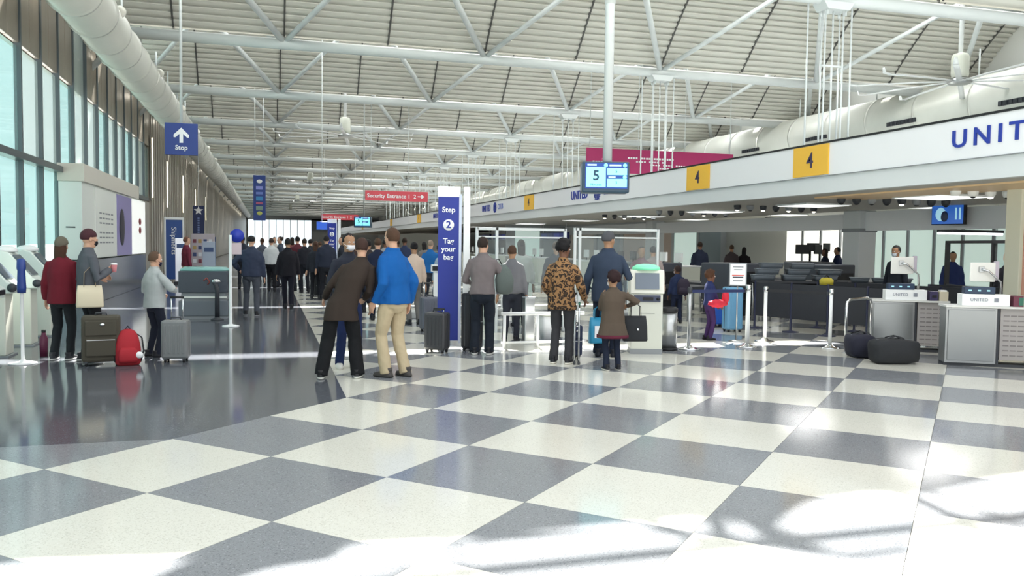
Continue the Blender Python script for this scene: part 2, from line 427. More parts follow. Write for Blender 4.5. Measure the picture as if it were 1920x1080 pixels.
# bundles of thin hanger rods under the plates
for n in range(0, 9):
    t = MB(); y = TY0+n*BAY; x = .5+6.2*2
    for dx, dy in ((-.62, .1), (-.28, -.1), (-.2, .15), (0, 0), (.2, -.12), (.28, .12), (.52, 0)):
        t.tube([(dx, dy, 3.7), (dx, dy, ZB-.1 if abs(dx) < .5 else ZB+.3)], .022, 6)
    t.bx(-.3, .3, -.02, .02, ZB-1.6, ZB-1.56)
    tag(t.build('hanger_rods', steel_white, None, (x, y, 0)), {0: 'white thin hanger rods beside the big ceiling fan, dropping to the white fascia', 1: 'white thin hanger rods crossing the magenta banner beside the queue display', 2: 'white thin hanger rods just beyond the queue display pole'}.get(n, 'white thin hanger rods far along the hall, dropping to the desk canopy'), 'rods', 'hanger rods over the desks')

# ------------------------------------------------------------ left wall
def build_left_wall():
    M0 = 3.15; P = 1.585
    w = MB()
    # solid bands: below sill base, above the windows, far wall
    w.bx(-4.95, -4.80, -2, 230, 0, .12); w.bx(-4.95, -4.845, -2, 36.7, 5.5, 7.6); w.bx(-4.95, -4.845, 36.7, 230, 0, 7.6); w.bx(-4.95, -4.845, 23.9, 36.7, 0, 3.2)
    wl = w.build('wall_left', panel_m, kind='structure')
    k = 0; y = M0
    def pan(name, m, y0, y1, z0, z1, d=0.0, bev=.012):
        MB().bx(-4.84, -4.74+d, y0+.012, y1-.012, z0+.008, z1-.008).build(name, m, wl, bevel=bev)
    while y < 225:
        y1 = y+P
        if y < 36.6:
            zt = 5.45 if not (23.3 < y < 24.6) else 7.35
            MB().bx(-4.80, -4.78, y+.05, y1-.05, 3.34, zt).build('glass_pane', glass2_m if k % 3 else glass_m, wl)
            if y < 23.4: MB().bx(-4.80, -4.78, y+.05, y1-.05, .14, 3.2).build('glass_pane', glass_m, wl)
            else: pan('wall_panel', panel2_m, y, y1, .12, 3.2)
            pan('wall_panel', panel_m, y, (y+y1)/2, zt+.06, 7.6); pan('wall_panel', panel_m, (y+y1)/2, y1, zt+.06, 7.6)
        elif y < 90:
            q = 4
            for i in range(q):
                a, b = y+P*i/q, y+P*(i+1)/q
                if (k*4+i) < 250: pan('wall_panel', panel2_m if i % 2 else panel_m, a, b, .12, 7.6, .05*(i % 2), 0)
        else:
            MB().bx(-4.84, -4.72, y, y1, .12, 7.6).build('wall_panel', panel_m, wl)
        y = y1; k += 1
    m = MB(); y = M0
    mul = []
    while y < 37:
        big = y < 23.9
        MB().bx(-4.84, -4.70, y-.04, y+.04, .0 if big else 3.2, 7.6).build('mullion', mullion_m, wl, bevel=.01)
        y += P
    s = MB(); s.bx(-4.86, -4.6, M0-3, 36.8, 3.19, 3.33); s.bx(-4.84, -4.68, M0-3, 24, 1.0, 1.05)
    s.build('sill', mullion_m, wl, bevel=.01)
    # sloped clerestory above the wall head
    MB().bx(-4.95, -4.7, -2, 225, 7.58, 7.74).build('wall_head', steel_white, wl)
    for n in range(1, 21):                # glazed lunettes under the vault ends
        y0 = TY0+(n-1)*BAY; pts = [(y0+.15, ZV+.02)]+[(y0+.15+(BAY-.3)*i/14, ZV+.02+RISE*sin(pi*(.15+(BAY-.3)*i/14)/BAY)) for i in range(1, 14)]+[(y0+BAY-.15, ZV+.02)]
        MB().prism(pts, -4.86, -4.84, 'yz').build('lunette_pane', glass2_m, wl)
        if n < 9:
            for i in range(1, 9): MB().bx(-4.84, -4.74, y0+i*1.015-.04, y0+i*1.015+.04, 7.7, ZV+RISE*sin(pi*i*1.015/BAY)).build('lunette_bar', mullion_m, wl)
build_left_wall()
# glowing strips added to imitate sun streaks on the far wall panels
for i, (y, z0, z1) in enumerate([(38.2, 3.4, 5.9), (43.6, 3.2, 5.4), (51.5, 3.2, 5.3), (60, 3.2, 5.0), (70, 3.2, 5.0)]):
    l = thing('wall_light', ['tall warm light strip on the panelled wall above the ad boards', 'slim lit strip on the panelled wall under the arrow sign'][i] if i < 2 else 'short warm light strip far along the panelled wall', 'light', (-4.66, y, 0), group='light strips on the panelled wall')
    MB().bx(-.05, .02, -.16, .16, z0-.1, z1+.1).build('housing', panel2_m, l, bevel=.01); MB().bx(.02, .05, -.1, .1, z0, z1).build('diffuser', mat('warm strip', 'fff3cf', .4, emit=2.2), l)  # backing strip and emissive face drawing the streak, no lamp
# end wall with bright glazing
def build_end():
    e = MB(); e.bx(-5, 45, 205, 205.3, 6.6, 12); e.bx(-5, -4.4, 205, 205.3, 0, 7); e.bx(10, 45, 205, 205.3, 0, 7)
    wb = e.build('wall_back', mat('end wall', 'b8bbbd', .6), kind='structure')
    for i in range(9):
        MB().bx(-4.4+1.6*i+.05, -4.4+1.6*(i+1)-.05, 205.1, 205.15, 0.2, 6.6).build('glass_pane', glass('end glass', 'f4fbfd', .9) if i == 0 else MATS['end glass'], wb)
        MB().bx(-4.4+1.6*i-.06, -4.4+1.6*i+.06, 205, 205.2, 0, 6.6).build('mullion', steel_white, wb)
    r = MB(); r.bx(26, 26.2, -12, 205, 0, 12); r.build('wall_right', mat('right wall', 'c9cac6', .6), kind='structure')
    o = MB().bx(-60, -5, -60, 260, -.3, -.15).build('ground', mat('outside paving', 'a9adb0', .8), kind='structure')
build_end()

# ------------------------------------------------------------ duct along the left wall
def build_duct(name, label, x, z, r, y0, y1, step, cat='duct', louvre=False):
    d = thing(name, label, cat, (x, y0, z-r))
    n = int((y1-y0)/step)
    MB().tube([(0, 0, r), (0, y1-y0, r)], r, 28).build('duct_tube', duct_m, d)
    me = None
    for i in range(min(n, 60)):
        y = i*step
        if me is None:
            b = MB(); b.tube([(0, -.05, r), (0, .05, r)], r+.035, 28); me = b.mesh('flange', duct_m)
        inst('flange', me, d, (0, y, 0))
        if i < 24:
            if i % 2 == 0:
                MB().tube([(0, y+.6, 2*r-.05), (0, y+.6, 2*r+1.0)], .03, 6).build('hanger', steel_white, d)
    return d
dl_ = build_duct('air_duct', 'long round pale duct running along the panelled wall under the roof', -3.62, 6.5, .52, 6, 170, 1.75)
me = None  # white balls added along the duct to stand for bright sun highlights
for i in range(14):
    y = 4+3.6*i
    b = MB(); b.ell((-.14, y, .98), (.13, .17, .13)) if me is None else None
    if me is None: me = b.mesh('duct_nozzle', mat('nozzle', 'f3f1e6', .3))
    inst('duct_nozzle', me, dl_, (.60 if i % 2 else -.30, 3.6*i, -.22 if i % 2 else -.62))
dr_ = build_duct('air_duct', 'wide round white duct lying behind the fascia near the big ceiling fan', 24.2, 6.75, 1.0, 8, 150, 2.6)
for i in range(6):
    g = MB(); g.box((-1.0, 3.2+i*5.2, .72), (.06, 1.5, .16))
    for j in range(7): g.box((-1.05, 2.6+i*5.2+j*.2, .72), (.05, .05, .14))
    g.build('vent_grille', dkgrey_m, dr_)
# wall spot lamps
for i, y in enumerate([13.5, 20.2, 26.9, 33.6, 40.3, 47, 53.7, 60.4, 67.1, 73.8]):
    l = thing('wall_spotlight', ['small round lamp on the wall at the top edge of the view, under the duct', 'small round lamp under the duct above the tall window', 'small round lamp beside the up arrow sign'][min(i, 9)] if i < 3 else 'small round lamp far along the duct', 'lamp', (-4.70, y, 6.95), group='lamps under the duct')
    MB().tube([(-.05, 0, 0), (.12, 0, 0), (.2, 0, -.05)], .04, 8).build('bracket', grey_m, l); MB().ell((.26, 0, -.1), (.11, .13, .11)).build('bulb', lamp_m, l)

# ------------------------------------------------------------ desk canopy with fascia
def build_canopy():
    c = thing('desk_canopy', 'long white canopy with branded fascia above the check-in desks', 'canopy', (10, 5, 2.6))
    Y0, Y1 = -3, 118
    MB().bx(0, .12, Y0, Y1, .40, 1.0).build('fascia_board', board_m, c)
    MB().bx(.03, .18, Y0, Y1, .08, .392).build('fascia_band', band_m, c)
    MB().bx(-.02, .16, Y0, Y1, 1.0, 1.035).build('top_trim', black_m, c)
    MB().bx(-.015, 0, Y0, Y1, .39, .402).build('shadow_joint', grey_m, c)
    MB().bx(.18, 13.2, Y0, Y1, .93, .98).build('canopy_roof', steel_white, c)
    MB().bx(.18, 5.9, Y0, Y1, .10, .16).build('soffit', soffit_m, c)
    MB().bx(6.1, 15.9, Y0, Y1, .42, .48).build('soffit', mat('pale ceiling', 'd5d3ca', .55), c)
    MB().bx(.9, 2.2, Y0, 10, .07, .10).build('soffit_light_panel', mat('warm panel', 'e8c79a', .4), c)
    R = (pi/2, 0, -pi/2)
    def lt(s, size, y, z, m, name='lettering', ext=.008, bold=.004, sp=1.1, sx=1, al='LEFT'):
        return text(s, size, m, c, (-.012, y-5, z-2.6), R, name, ext, bold, al, sp, sx)
    # 4 plaques
    for ya, yb, z in ((13.36, 14.43, 0), (17.73, 18.82, 0), (31.3, 32.5, 0), (56.4, 57.8, 0), (70, 71.2, 0), (92, 93.2, 0)):
        p = MB().bx(-.03, -.001, ya-5, yb-5, .42, .99).build('number_plaque', yellow_m, c)
        text('4', .42, ublue_m if False else mat('plaque ink', '3a3350', .5), p, (-.035, (ya+yb)/2-5, .70), R, 'numeral', .004, .004)
    lt('UNITED', .37, 10.46, 3.30, ublue_m, sx=1.18, bold=.005, sp=1.42)
    # repeated small name with a gridded globe and a second word
    for y in (27.1, 39.5, 52):
        lt('UNITED', .40, y, 3.30, ublue_m, sx=1.0, bold=.006)
        g = MB(); yc = y-5-2.35
        for a in range(-3, 4):
            g.bx(-.015, 0, yc+a*.075-.012, yc+a*.075+.012, .70-sqrt(max(.02, .0784-(a*.075)**2))*.85, .70+sqrt(max(.02, .0784-(a*.075)**2))*.85)
            g.bx(-.015, 0, yc-sqrt(max(.02, .0784-(a*.07)**2)), yc+sqrt(max(.02, .0784-(a*.07)**2)), .70+a*.07-.01, .70+a*.07+.01)
        g.build('globe_emblem', ublue_m, c)
        lt('CLUB', .34, y-2.85, 3.31, mat('faint logo blue', '7f8cc4', .4), sx=1.0)
    return c
canopy = build_canopy()
# soffit spotlights: rows across the canopy ceiling
for r, (yr, x0, n, lit) in enumerate([(11.9, 11.5, 6, 1), (14.8, 11.4, 8, 0), (18.8, 11.4, 7, 1), (22.8, 11.2, 7, 0), (27.0, 11.2, 6, 1)]):
    lb = ['white lit downlight in the short row nearest the fascia end', 'dark eyeball downlight in the row above the metal desks', 'downlight in the row above the queue panels', 'downlight in the row above the scanners', 'downlight in the farthest row of the canopy ceiling'][r]
    for i in range(n):
        l = thing('downlight', lb, 'downlight', (x0+.36*i, yr-.02*i, 2.6985), 0, 'downlights row %s' % ('near the fascia end', 'above the metal desks', 'above the queue panels', 'above the scanners', 'farthest in the canopy')[r])
        MB().lathe([(.085, 0), (.09, -.02), (.085, -.07), (.06, -.12)]).build('shade', white_m if r == 0 else (dkgrey_m if (i+r) % 3 else grey_m), l)
        MB().ell((0, 0, -.12), (.05, .05, .03), 10, 6).build('bulb', lamp_m if (lit or i == 4) and i % 2 == 0 else black_m, l)

# ------------------------------------------------------------ people
def bake(mb, name, m, parent, voxel, smooth=3, fold=0, fs=(6, 6, 2.5), seed=0):
    """fuse overlapping closed shapes into one smooth surface; evaluated together with all others by finish()"""
    o = bpy.data.objects.new(name, mb.mesh(name, m)); COL.objects.link(o); o.parent = parent
    r = o.modifiers.new('r', 'REMESH'); r.mode = 'VOXEL'; r.voxel_size = voxel; r.use_smooth_shade = True
    if smooth:
        q = o.modifiers.new('s', 'SMOOTH'); q.iterations = smooth; q.factor = .5
    FUSE.append((o, fold, fs, seed))
    return o

def ik(a, c, l1, l2, hint):
    a, c = Vector(a), Vector(c); d = c-a; L = min(d.length, (l1+l2)*.998)
    if d.length > L: c = a + d.normalized()*L; d = c-a
    x = (l1*l1-l2*l2+L*L)/(2*L); hgt = sqrt(max(0, l1*l1-x*x)); u = d.normalized()
    h = Vector(hint); h = (h-u*h.dot(u)).normalized()
    return a+u*x+h*hgt, c

SKIN = {'light': mat('skin light', 'c79c83', .5, spec=.4), 'tan': mat('skin tan', 'a07a5e', .5, spec=.4), 'dark': mat('skin dark', '6b4836', .5, spec=.4)}
def cloth(c, rough=.85, bump=.25): return mat('cloth '+c, c, rough, spec=.25, bump=bump, bscale=220, var=.08, vscale=9)
EYE = [mat('eye white', 'f0eeea', .3), mat('iris', '2b1c14', .2)]

def person(label, x, y, face=0, h=1.75, g=1.0, skin='light', hair='short', haircol='2a1f19', hatcol=None, top='30353f', hem=.88, flare=0, puff=0, bottom='22242c', cuff=.058,
           legs=((-.11, 0), (.11, 0)), toes=(8, -8), aR=(.27, .04, .82), aL=(-.27, .04, .82), hR=(.3, -1, -.2), hL=(-.3, -1, -.2), nod=0, turn=0, lean=(0, 0), shoe='26272b', sole=None,
           mask=None, near=1, collar=True, trim=None, group=None, shortsleeve=False, z=0):
    k = h/1.75; az = math.degrees(atan2(x, y))
    root = thing('person', label, 'person', (x, y, z), -radians(az+face), group)
    vb = {2: .0068, 1: .0095, 0: .02}[near]*max(k, .8); vc = {2: .0105, 1: .014, 0: .024}[near]
    kk = lambda *p: tuple(a*k for a in p)
    def sp(zz): t = max(0, zz-.9)/.6; return lean[0]*t*k, lean[1]*t*k
    def R(zz, rx, ry, dy=0): ox, oy = sp(zz); return (ox, oy+dy*k, zz*k, rx*g*k, ry*g*k)
    # skeleton
    sx, sy = sp(1.40); sh = .172*k*(1+(g-1)*.5)
    S_ = [Vector((sx-sh, sy-.005, 1.375*k)), Vector((sx+sh, sy-.005, 1.375*k))]
    el = []; wr = []
    for i, (a, hint) in enumerate(((aL, hL), (aR, hR))):
        e, w = ik(S_[i], Vector(a)*k, .295*k, .255*k, hint); el.append(e); wr.append(w)
    hip = [Vector((-.088*k*g, 0, .90*k)), Vector((.088*k*g, 0, .90*k))]; kn = []; an = []
    for i in range(2):
        f = legs[i]; a = Vector((f[0]*k, f[1]*k-.03*k, .085*k)); e, w = ik(hip[i], a, .425*k, .415*k, (0, 1, 0)); kn.append(e); an.append(w)
    nx, ny = sp(1.5); hc = Vector((nx, ny+.02*k, 1.625*k))
    HM = Matrix.Translation(hc) @ Matrix.Rotation(radians(-turn), 4, 'Z') @ Matrix.Rotation(radians(-nod), 4, 'X') @ Matrix.Scale(k**.5 if k < 1 else k, 4)
    # body
    b = MB()
    b.loft([R(.80, .10, .09), R(.86, .125, .085), R(.95, .135, .09), R(1.08, .115, .08), R(1.25, .13, .085), R(1.36, .12, .07), R(1.43, .075, .055), R(1.48, .05, .05)], 16)
    for i in range(2):
        s = -1 if i == 0 else 1
        b.tube([S_[i]+Vector((-s*.03*k, 0, -.01*k)), S_[i], S_[i].lerp(el[i], .5), el[i], el[i].lerp(wr[i], .35), wr[i]], [.028*k, .030*k, .029*k, .026*k, .029*k, .024*k], 10)
        b.tube([hip[i], hip[i].lerp(kn[i], .5), kn[i], kn[i].lerp(an[i], .35), an[i], an[i]-Vector((0, 0, .03*k))], [.066*k, .058*k, .046*k, .046*k, .036*k, .034*k], 10)
        d = (wr[i]-el[i]).normalized()
        if near:
            n = Vector((-s, 0, 0)); n = (n-d*n.dot(d)); n = n.normalized() if n.length > .1 else Vector((0, 0, -1)); n = (n-d*n.dot(d)).normalized(); t = n.cross(d).normalized()
            if t.y < 0: t = -t          # thumb side forward
            for q in range(4):
                o = (1.5-q)*.0195*k; fl = (.92, 1.0, .95, .78)[q]
                p0 = wr[i]+t*o*.6; p1 = wr[i]+d*.085*k+t*o
                b.tube([p0, p1], [.015*k, .0125*k], 6)
                p2 = p1+(d*.9+n*.25+t*(1.5-q)*.06).normalized()*.038*k*fl; p3 = p2+(d*.65+n*.7).normalized()*.026*k*fl; p4 = p3+(d*.3+n*.9).normalized()*.02*k*fl
                b.tube([p1, p2, p3, p4], [.0092*k, .0086*k, .008*k, .006*k], 6)
            q0 = wr[i]+d*.02*k+t*.02*k; q1 = q0+(d*.6+t*.7).normalized()*.04*k; q2 = q1+(d*.85+t*.2+n*.3).normalized()*.032*k; q3 = q2+(d*.8+n*.4).normalized()*.022*k
            b.tube([q0, q1, q2, q3], [.015*k, .0115*k, .010*k, .007*k], 6)
        else:
            b.tube([wr[i], wr[i]+d*.09*k, wr[i]+d*.17*k], [.03*k, .036*k, .018*k], 8)
        # foot inside the shoe
        fa = radians(toes[i]); fd = Vector((sin(-fa), cos(fa), 0))
        b.tube([an[i]-Vector((0, 0, .03*k)), an[i]-Vector((0, 0, .045*k))+fd*.10*k], [.034*k, .026*k], 8)
    b.tube([(sp(1.42)[0], sp(1.42)[1]-.012*k, 1.42*k), (nx, ny, 1.50*k), HM @ Vector((0, -.015, -.06))], [.06*k, .054*k, .052*k], 12)
    hb = MB()
    hb.loft([(0, .04, -.118, .022, .026), (0, .034, -.108, .038, .042), (0, .02, -.08, .052, .064), (0, .008, -.04, .062, .082), (0, .002, 0, .068, .089), (0, -.003, .04, .073, .093), (0, -.006, .075, .069, .087), (0, -.01, .10, .052, .066), (0, -.012, .118, .025, .035)], 20, 2.1)
    hb.tube([(0, .088, .022), (0, .101, -.008), (0, .104, -.022)], [.007, .011, .014], 8); hb.ell((0, .092, -.026), (.017, .012, .009), 8, 6)
    hb.ell((0, .078, -.062), (.024, .012, .008), 10, 6); hb.ell((0, .080, .032), (.048, .011, .008), 10, 6)
    for s in (-1, 1):
        hb.ell((s*.072, -.008, -.006), (.010, .019, .031), 8, 8); hb.ell((s*.042, .058, -.022), (.02, .02, .02), 8, 6)
    b.add([HM @ Vector(v) for v in hb.v], hb.f, True)
    bake(b, 'body', SKIN[skin], root, vb, 2)
    if near:
        for s in (-1, 1):
            e = MB(); e.ell((0, 0, 0), (.0125, .009, .010), 10, 8); e.cur = 1; e.ell((0, .0055, 0), (.006, .0045, .006), 8, 6)
            e.v = [tuple(HM @ (Vector(v)+Vector((s*.031, .0845, .011)))) for v in e.v]
            e.build('eye', EYE, root)
    # trousers
    tm = bottom if not isinstance(bottom, str) else cloth(bottom)
    t = MB()
    t.loft([R(.76, .06, .08), R(.82, .15, .115), R(.90, .168, .122), R(.96, .148, .104), R(1.0, .130, .09)], 16)
    for i in range(2):
        s = -1 if i == 0 else 1; a = an[i]+Vector((0, 0, -.045*k)); kp = kn[i]
        t.tube([hip[i]+Vector((0, 0, .03*k)), hip[i].lerp(kp, .3), kp, kp.lerp(a, .5), a], [.080*k*g, .086*k*g, max(.066, cuff)*k, max(.060, cuff*.97)*k, cuff*k], 14)
    bake(t, 'trousers', tm, root, vc, 2, .010*k, (9, 9, 7), x*3)
    # shoes
    for i in range(2):
        fa = radians(toes[i]); c = an[i]
        sb = MB(); sb.loft([(0, .05, 0, .040, .125), (0, .05, .022, .047, .135), (0, .05, .045, .045, .128), (0, .025, .065, .040, .09), (0, -.015, .085, .036, .055), (0, -.025, .115, .036, .048)], 14)
        mrot = Matrix.Translation((c.x, c.y-.01*k, 0)) @ Matrix.Rotation(fa, 4, 'Z') @ Matrix.Scale(k, 4)
        sb.v = [tuple(mrot @ Vector(v)) for v in sb.v]; so_ = sb.build('shoe', cloth(shoe, .5, .05), root)
        if sole:
            q = MB(); q.loft([(0, .05, .001, .043, .130), (0, .05, .012, .050, .139), (0, .05, .026, .049, .137)], 14); q.v = [tuple(mrot @ Vector(v)) for v in q.v]; q.build('sole', cloth(sole, .5, .05), so_)
    # top
    m = top if not isinstance(top, str) else cloth(top)
    j = MB(); p = puff; rings = []
    if hem < .85:
        zz = hem
        while zz < .84: rings.append(R(zz, .185+flare*(.86-zz)+p, .135+flare*.8*(.86-zz)+p)); zz += .08
    rings += [R(max(hem, .86), .183+p, .132+p), R(.96, .178+p, .130+p), R(1.08, .160+p*1.2, .122+p*1.2), R(1.25, .178+p*1.3, .130+p*1.3), R(1.35, .168+p, .114+p), R(1.405, .155+p, .10+p*.5), R(1.44, .115+p*.4, .085+p*.4), R(1.485, .072, .070)]
    if collar: rings.append(R(1.515, .068, .072))
    j.loft(rings, 20, 2.3)
    for i in range(2):
        s = -1 if i == 0 else 1; d = wr[i]-el[i]
        j.tube([S_[i]+Vector((-s*.08*k, 0, .012*k)), S_[i]+Vector((-s*.01*k, 0, -.004*k)), S_[i].lerp(el[i], .45), el[i]] + ([] if shortsleeve else [el[i].lerp(wr[i], .5), wr[i]-d*.02]),
               [(.05+p*.4)*k, (.056+p*.45)*k, (.056+p*.6)*k, (.052+p*.7)*k] + ([] if shortsleeve else [(.047+p*.6)*k, (.038+p*.4)*k]), 12)
    bake(j, 'jacket' if hem > .8 else 'coat', m, root, vc, 5, (.013+p*.35)*k, (6, 6, 4.5 if hem > .8 else 2), y*3)
    if trim:
        ox, oy = sp(hem); q = MB(); rr = .187+flare*(.86-hem)+p
        q.loft([(0, 0, (hem-.01)*k, rr*g*k, (rr-.05)*g*k), (0, 0, (hem+.045)*k, rr*g*k, (rr-.05)*g*k)], 24); q.build('hem_trim', cloth(trim), root)
    # hair and hats
    def onhead(mb): mb.v = [tuple(HM @ Vector(v)) for v in mb.v]; return mb
    hm = cloth(haircol, .6, .5)
    def cap(rx, ry, rz, cz, amp=.0, fr=18, zf=.42, zs=-.55):
        def fn(v):
            f = 1.0
            if v.y > .30 and v.z < zf: f = .72
            elif v.y > .05 and v.z < -.15: f = .78
            elif v.z < zs: f = .80
            f += noise.noise(v*fr*.25+Vector((x, y, 0)))*amp
            return v*f
        q = MB(); q.ell((0, -.012, cz), (rx, ry, rz), 26 if near else 16, 18 if near else 10, fn); return onhead(q)
    if hair in ('short', 'long', 'bun', 'pony'):
        cap(.081, .100, .107, .022, .06, 22).build('hair', hm, root)
    elif hair == 'curly': cap(.108, .120, .124, .044, .18, 34).build('hair', hm, root)
    elif hair == 'afro': cap(.118, .128, .118, .055, .16, 30, .30).build('hair', hm, root)
    elif hair == 'thin': cap(.076, .096, .094, .012, .04, 22).build('hair', hm, root)
    if 'long' in hair:
        q = MB(); q.loft([(0, -.055, -.26, .055, .028), (0, -.062, -.20, .075, .04), (0, -.05, -.10, .080, .055), (0, -.035, 0, .080, .068), (0, -.03, .06, .07, .06)], 18)
        q.v = [(a+noise.noise(Vector((a*20, c*6, 1)))*.008, b_, c) for a, b_, c in q.v]; onhead(q).build('hair_length', hm, root)
    if hair == 'bun':
        q = MB(); q.ell((0, -.09, .07), (.045, .04, .045), 12, 8); onhead(q).build('hair_bun', hm, root)
    if 'beanie' in hair or hair == 'cap':
        q = MB(); zc = .035
        def fn(v):
            return v*(.82 if v.z < -.08 - (.35 if v.y < 0 else 0) else 1.0)
        q.ell((0, -.008, zc), (.086, .106, .104 if 'beanie' in hair else .092), 24, 16, fn)
        onhead(q).build('hat', cloth(hatcol or haircol, .9, .6), root)
        if hair == 'cap':
            q = MB(); q.loft([(0, .115, .030, .062, .055), (0, .115, .037, .062, .055)], 16, 2.2); onhead(q).build('hat_brim', cloth(haircol, .9, .6), root)
    if mask:
        def fn(v):
            return v*(.62 if (v.y < .28 or v.z > .62 or abs(v.x) > .93) else 1.0)
        q = MB(); q.ell((0, .030, -.052), (.068, .082, .058), 18, 14, fn); mo = onhead(q).build('face_mask', cloth(mask, .8, .1), root)
        q = MB(); q.tube([(-.060, .06, -.035), (-.077, 0, -.008), (-.078, -.02, .01)], .002, 5); q.tube([(.060, .06, -.035), (.077, 0, -.008), (.078, -.02, .01)], .002, 5)
        onhead(q).build('mask_strap', cloth(mask, .8, .1), mo)
    root['_k'] = k
    return root

def leopard():
    m = bpy.data.materials.new('leopard print'); m.use_nodes = True; nt = m.node_tree; b = nt.nodes['Principled BSDF']; b.inputs['Roughness'].default_value = .85
    tc = nt.nodes.new('ShaderNodeTexCoord'); n = nt.nodes.new('ShaderNodeTexNoise'); n.inputs['Scale'].default_value = 14
    v = nt.nodes.new('ShaderNodeTexVoronoi'); v.inputs['Scale'].default_value = 26; v.feature = 'F1'
    ad = nt.nodes.new('ShaderNodeMix'); ad.data_type = 'RGBA'; ad.inputs['Factor'].default_value = .12
    nt.links.new(tc.outputs['Object'], ad.inputs['A']); nt.links.new(n.outputs['Color'], ad.inputs['B']); nt.links.new(tc.outputs['Object'], n.inputs['Vector'])
    nt.links.new(ad.outputs['Result'], v.inputs['Vector'])
    r = nt.nodes.new('ShaderNodeValToRGB'); nt.links.new(v.outputs['Distance'], r.inputs['Fac']); e = r.color_ramp.elements
    e[0].position = .0; e[0].color = (*rgb('5a3c22'), 1); e[1].position = .2; e[1].color = (*rgb('1c120c'), 1)
    for p, c in ((.17, '5a3c22'), (.47, '1c120c'), (.55, '8f6a44')):
        q = e.new(p); q.color = (*rgb(c), 1)
    nt.links.new(r.outputs['Color'], b.inputs['Base Color']); return m

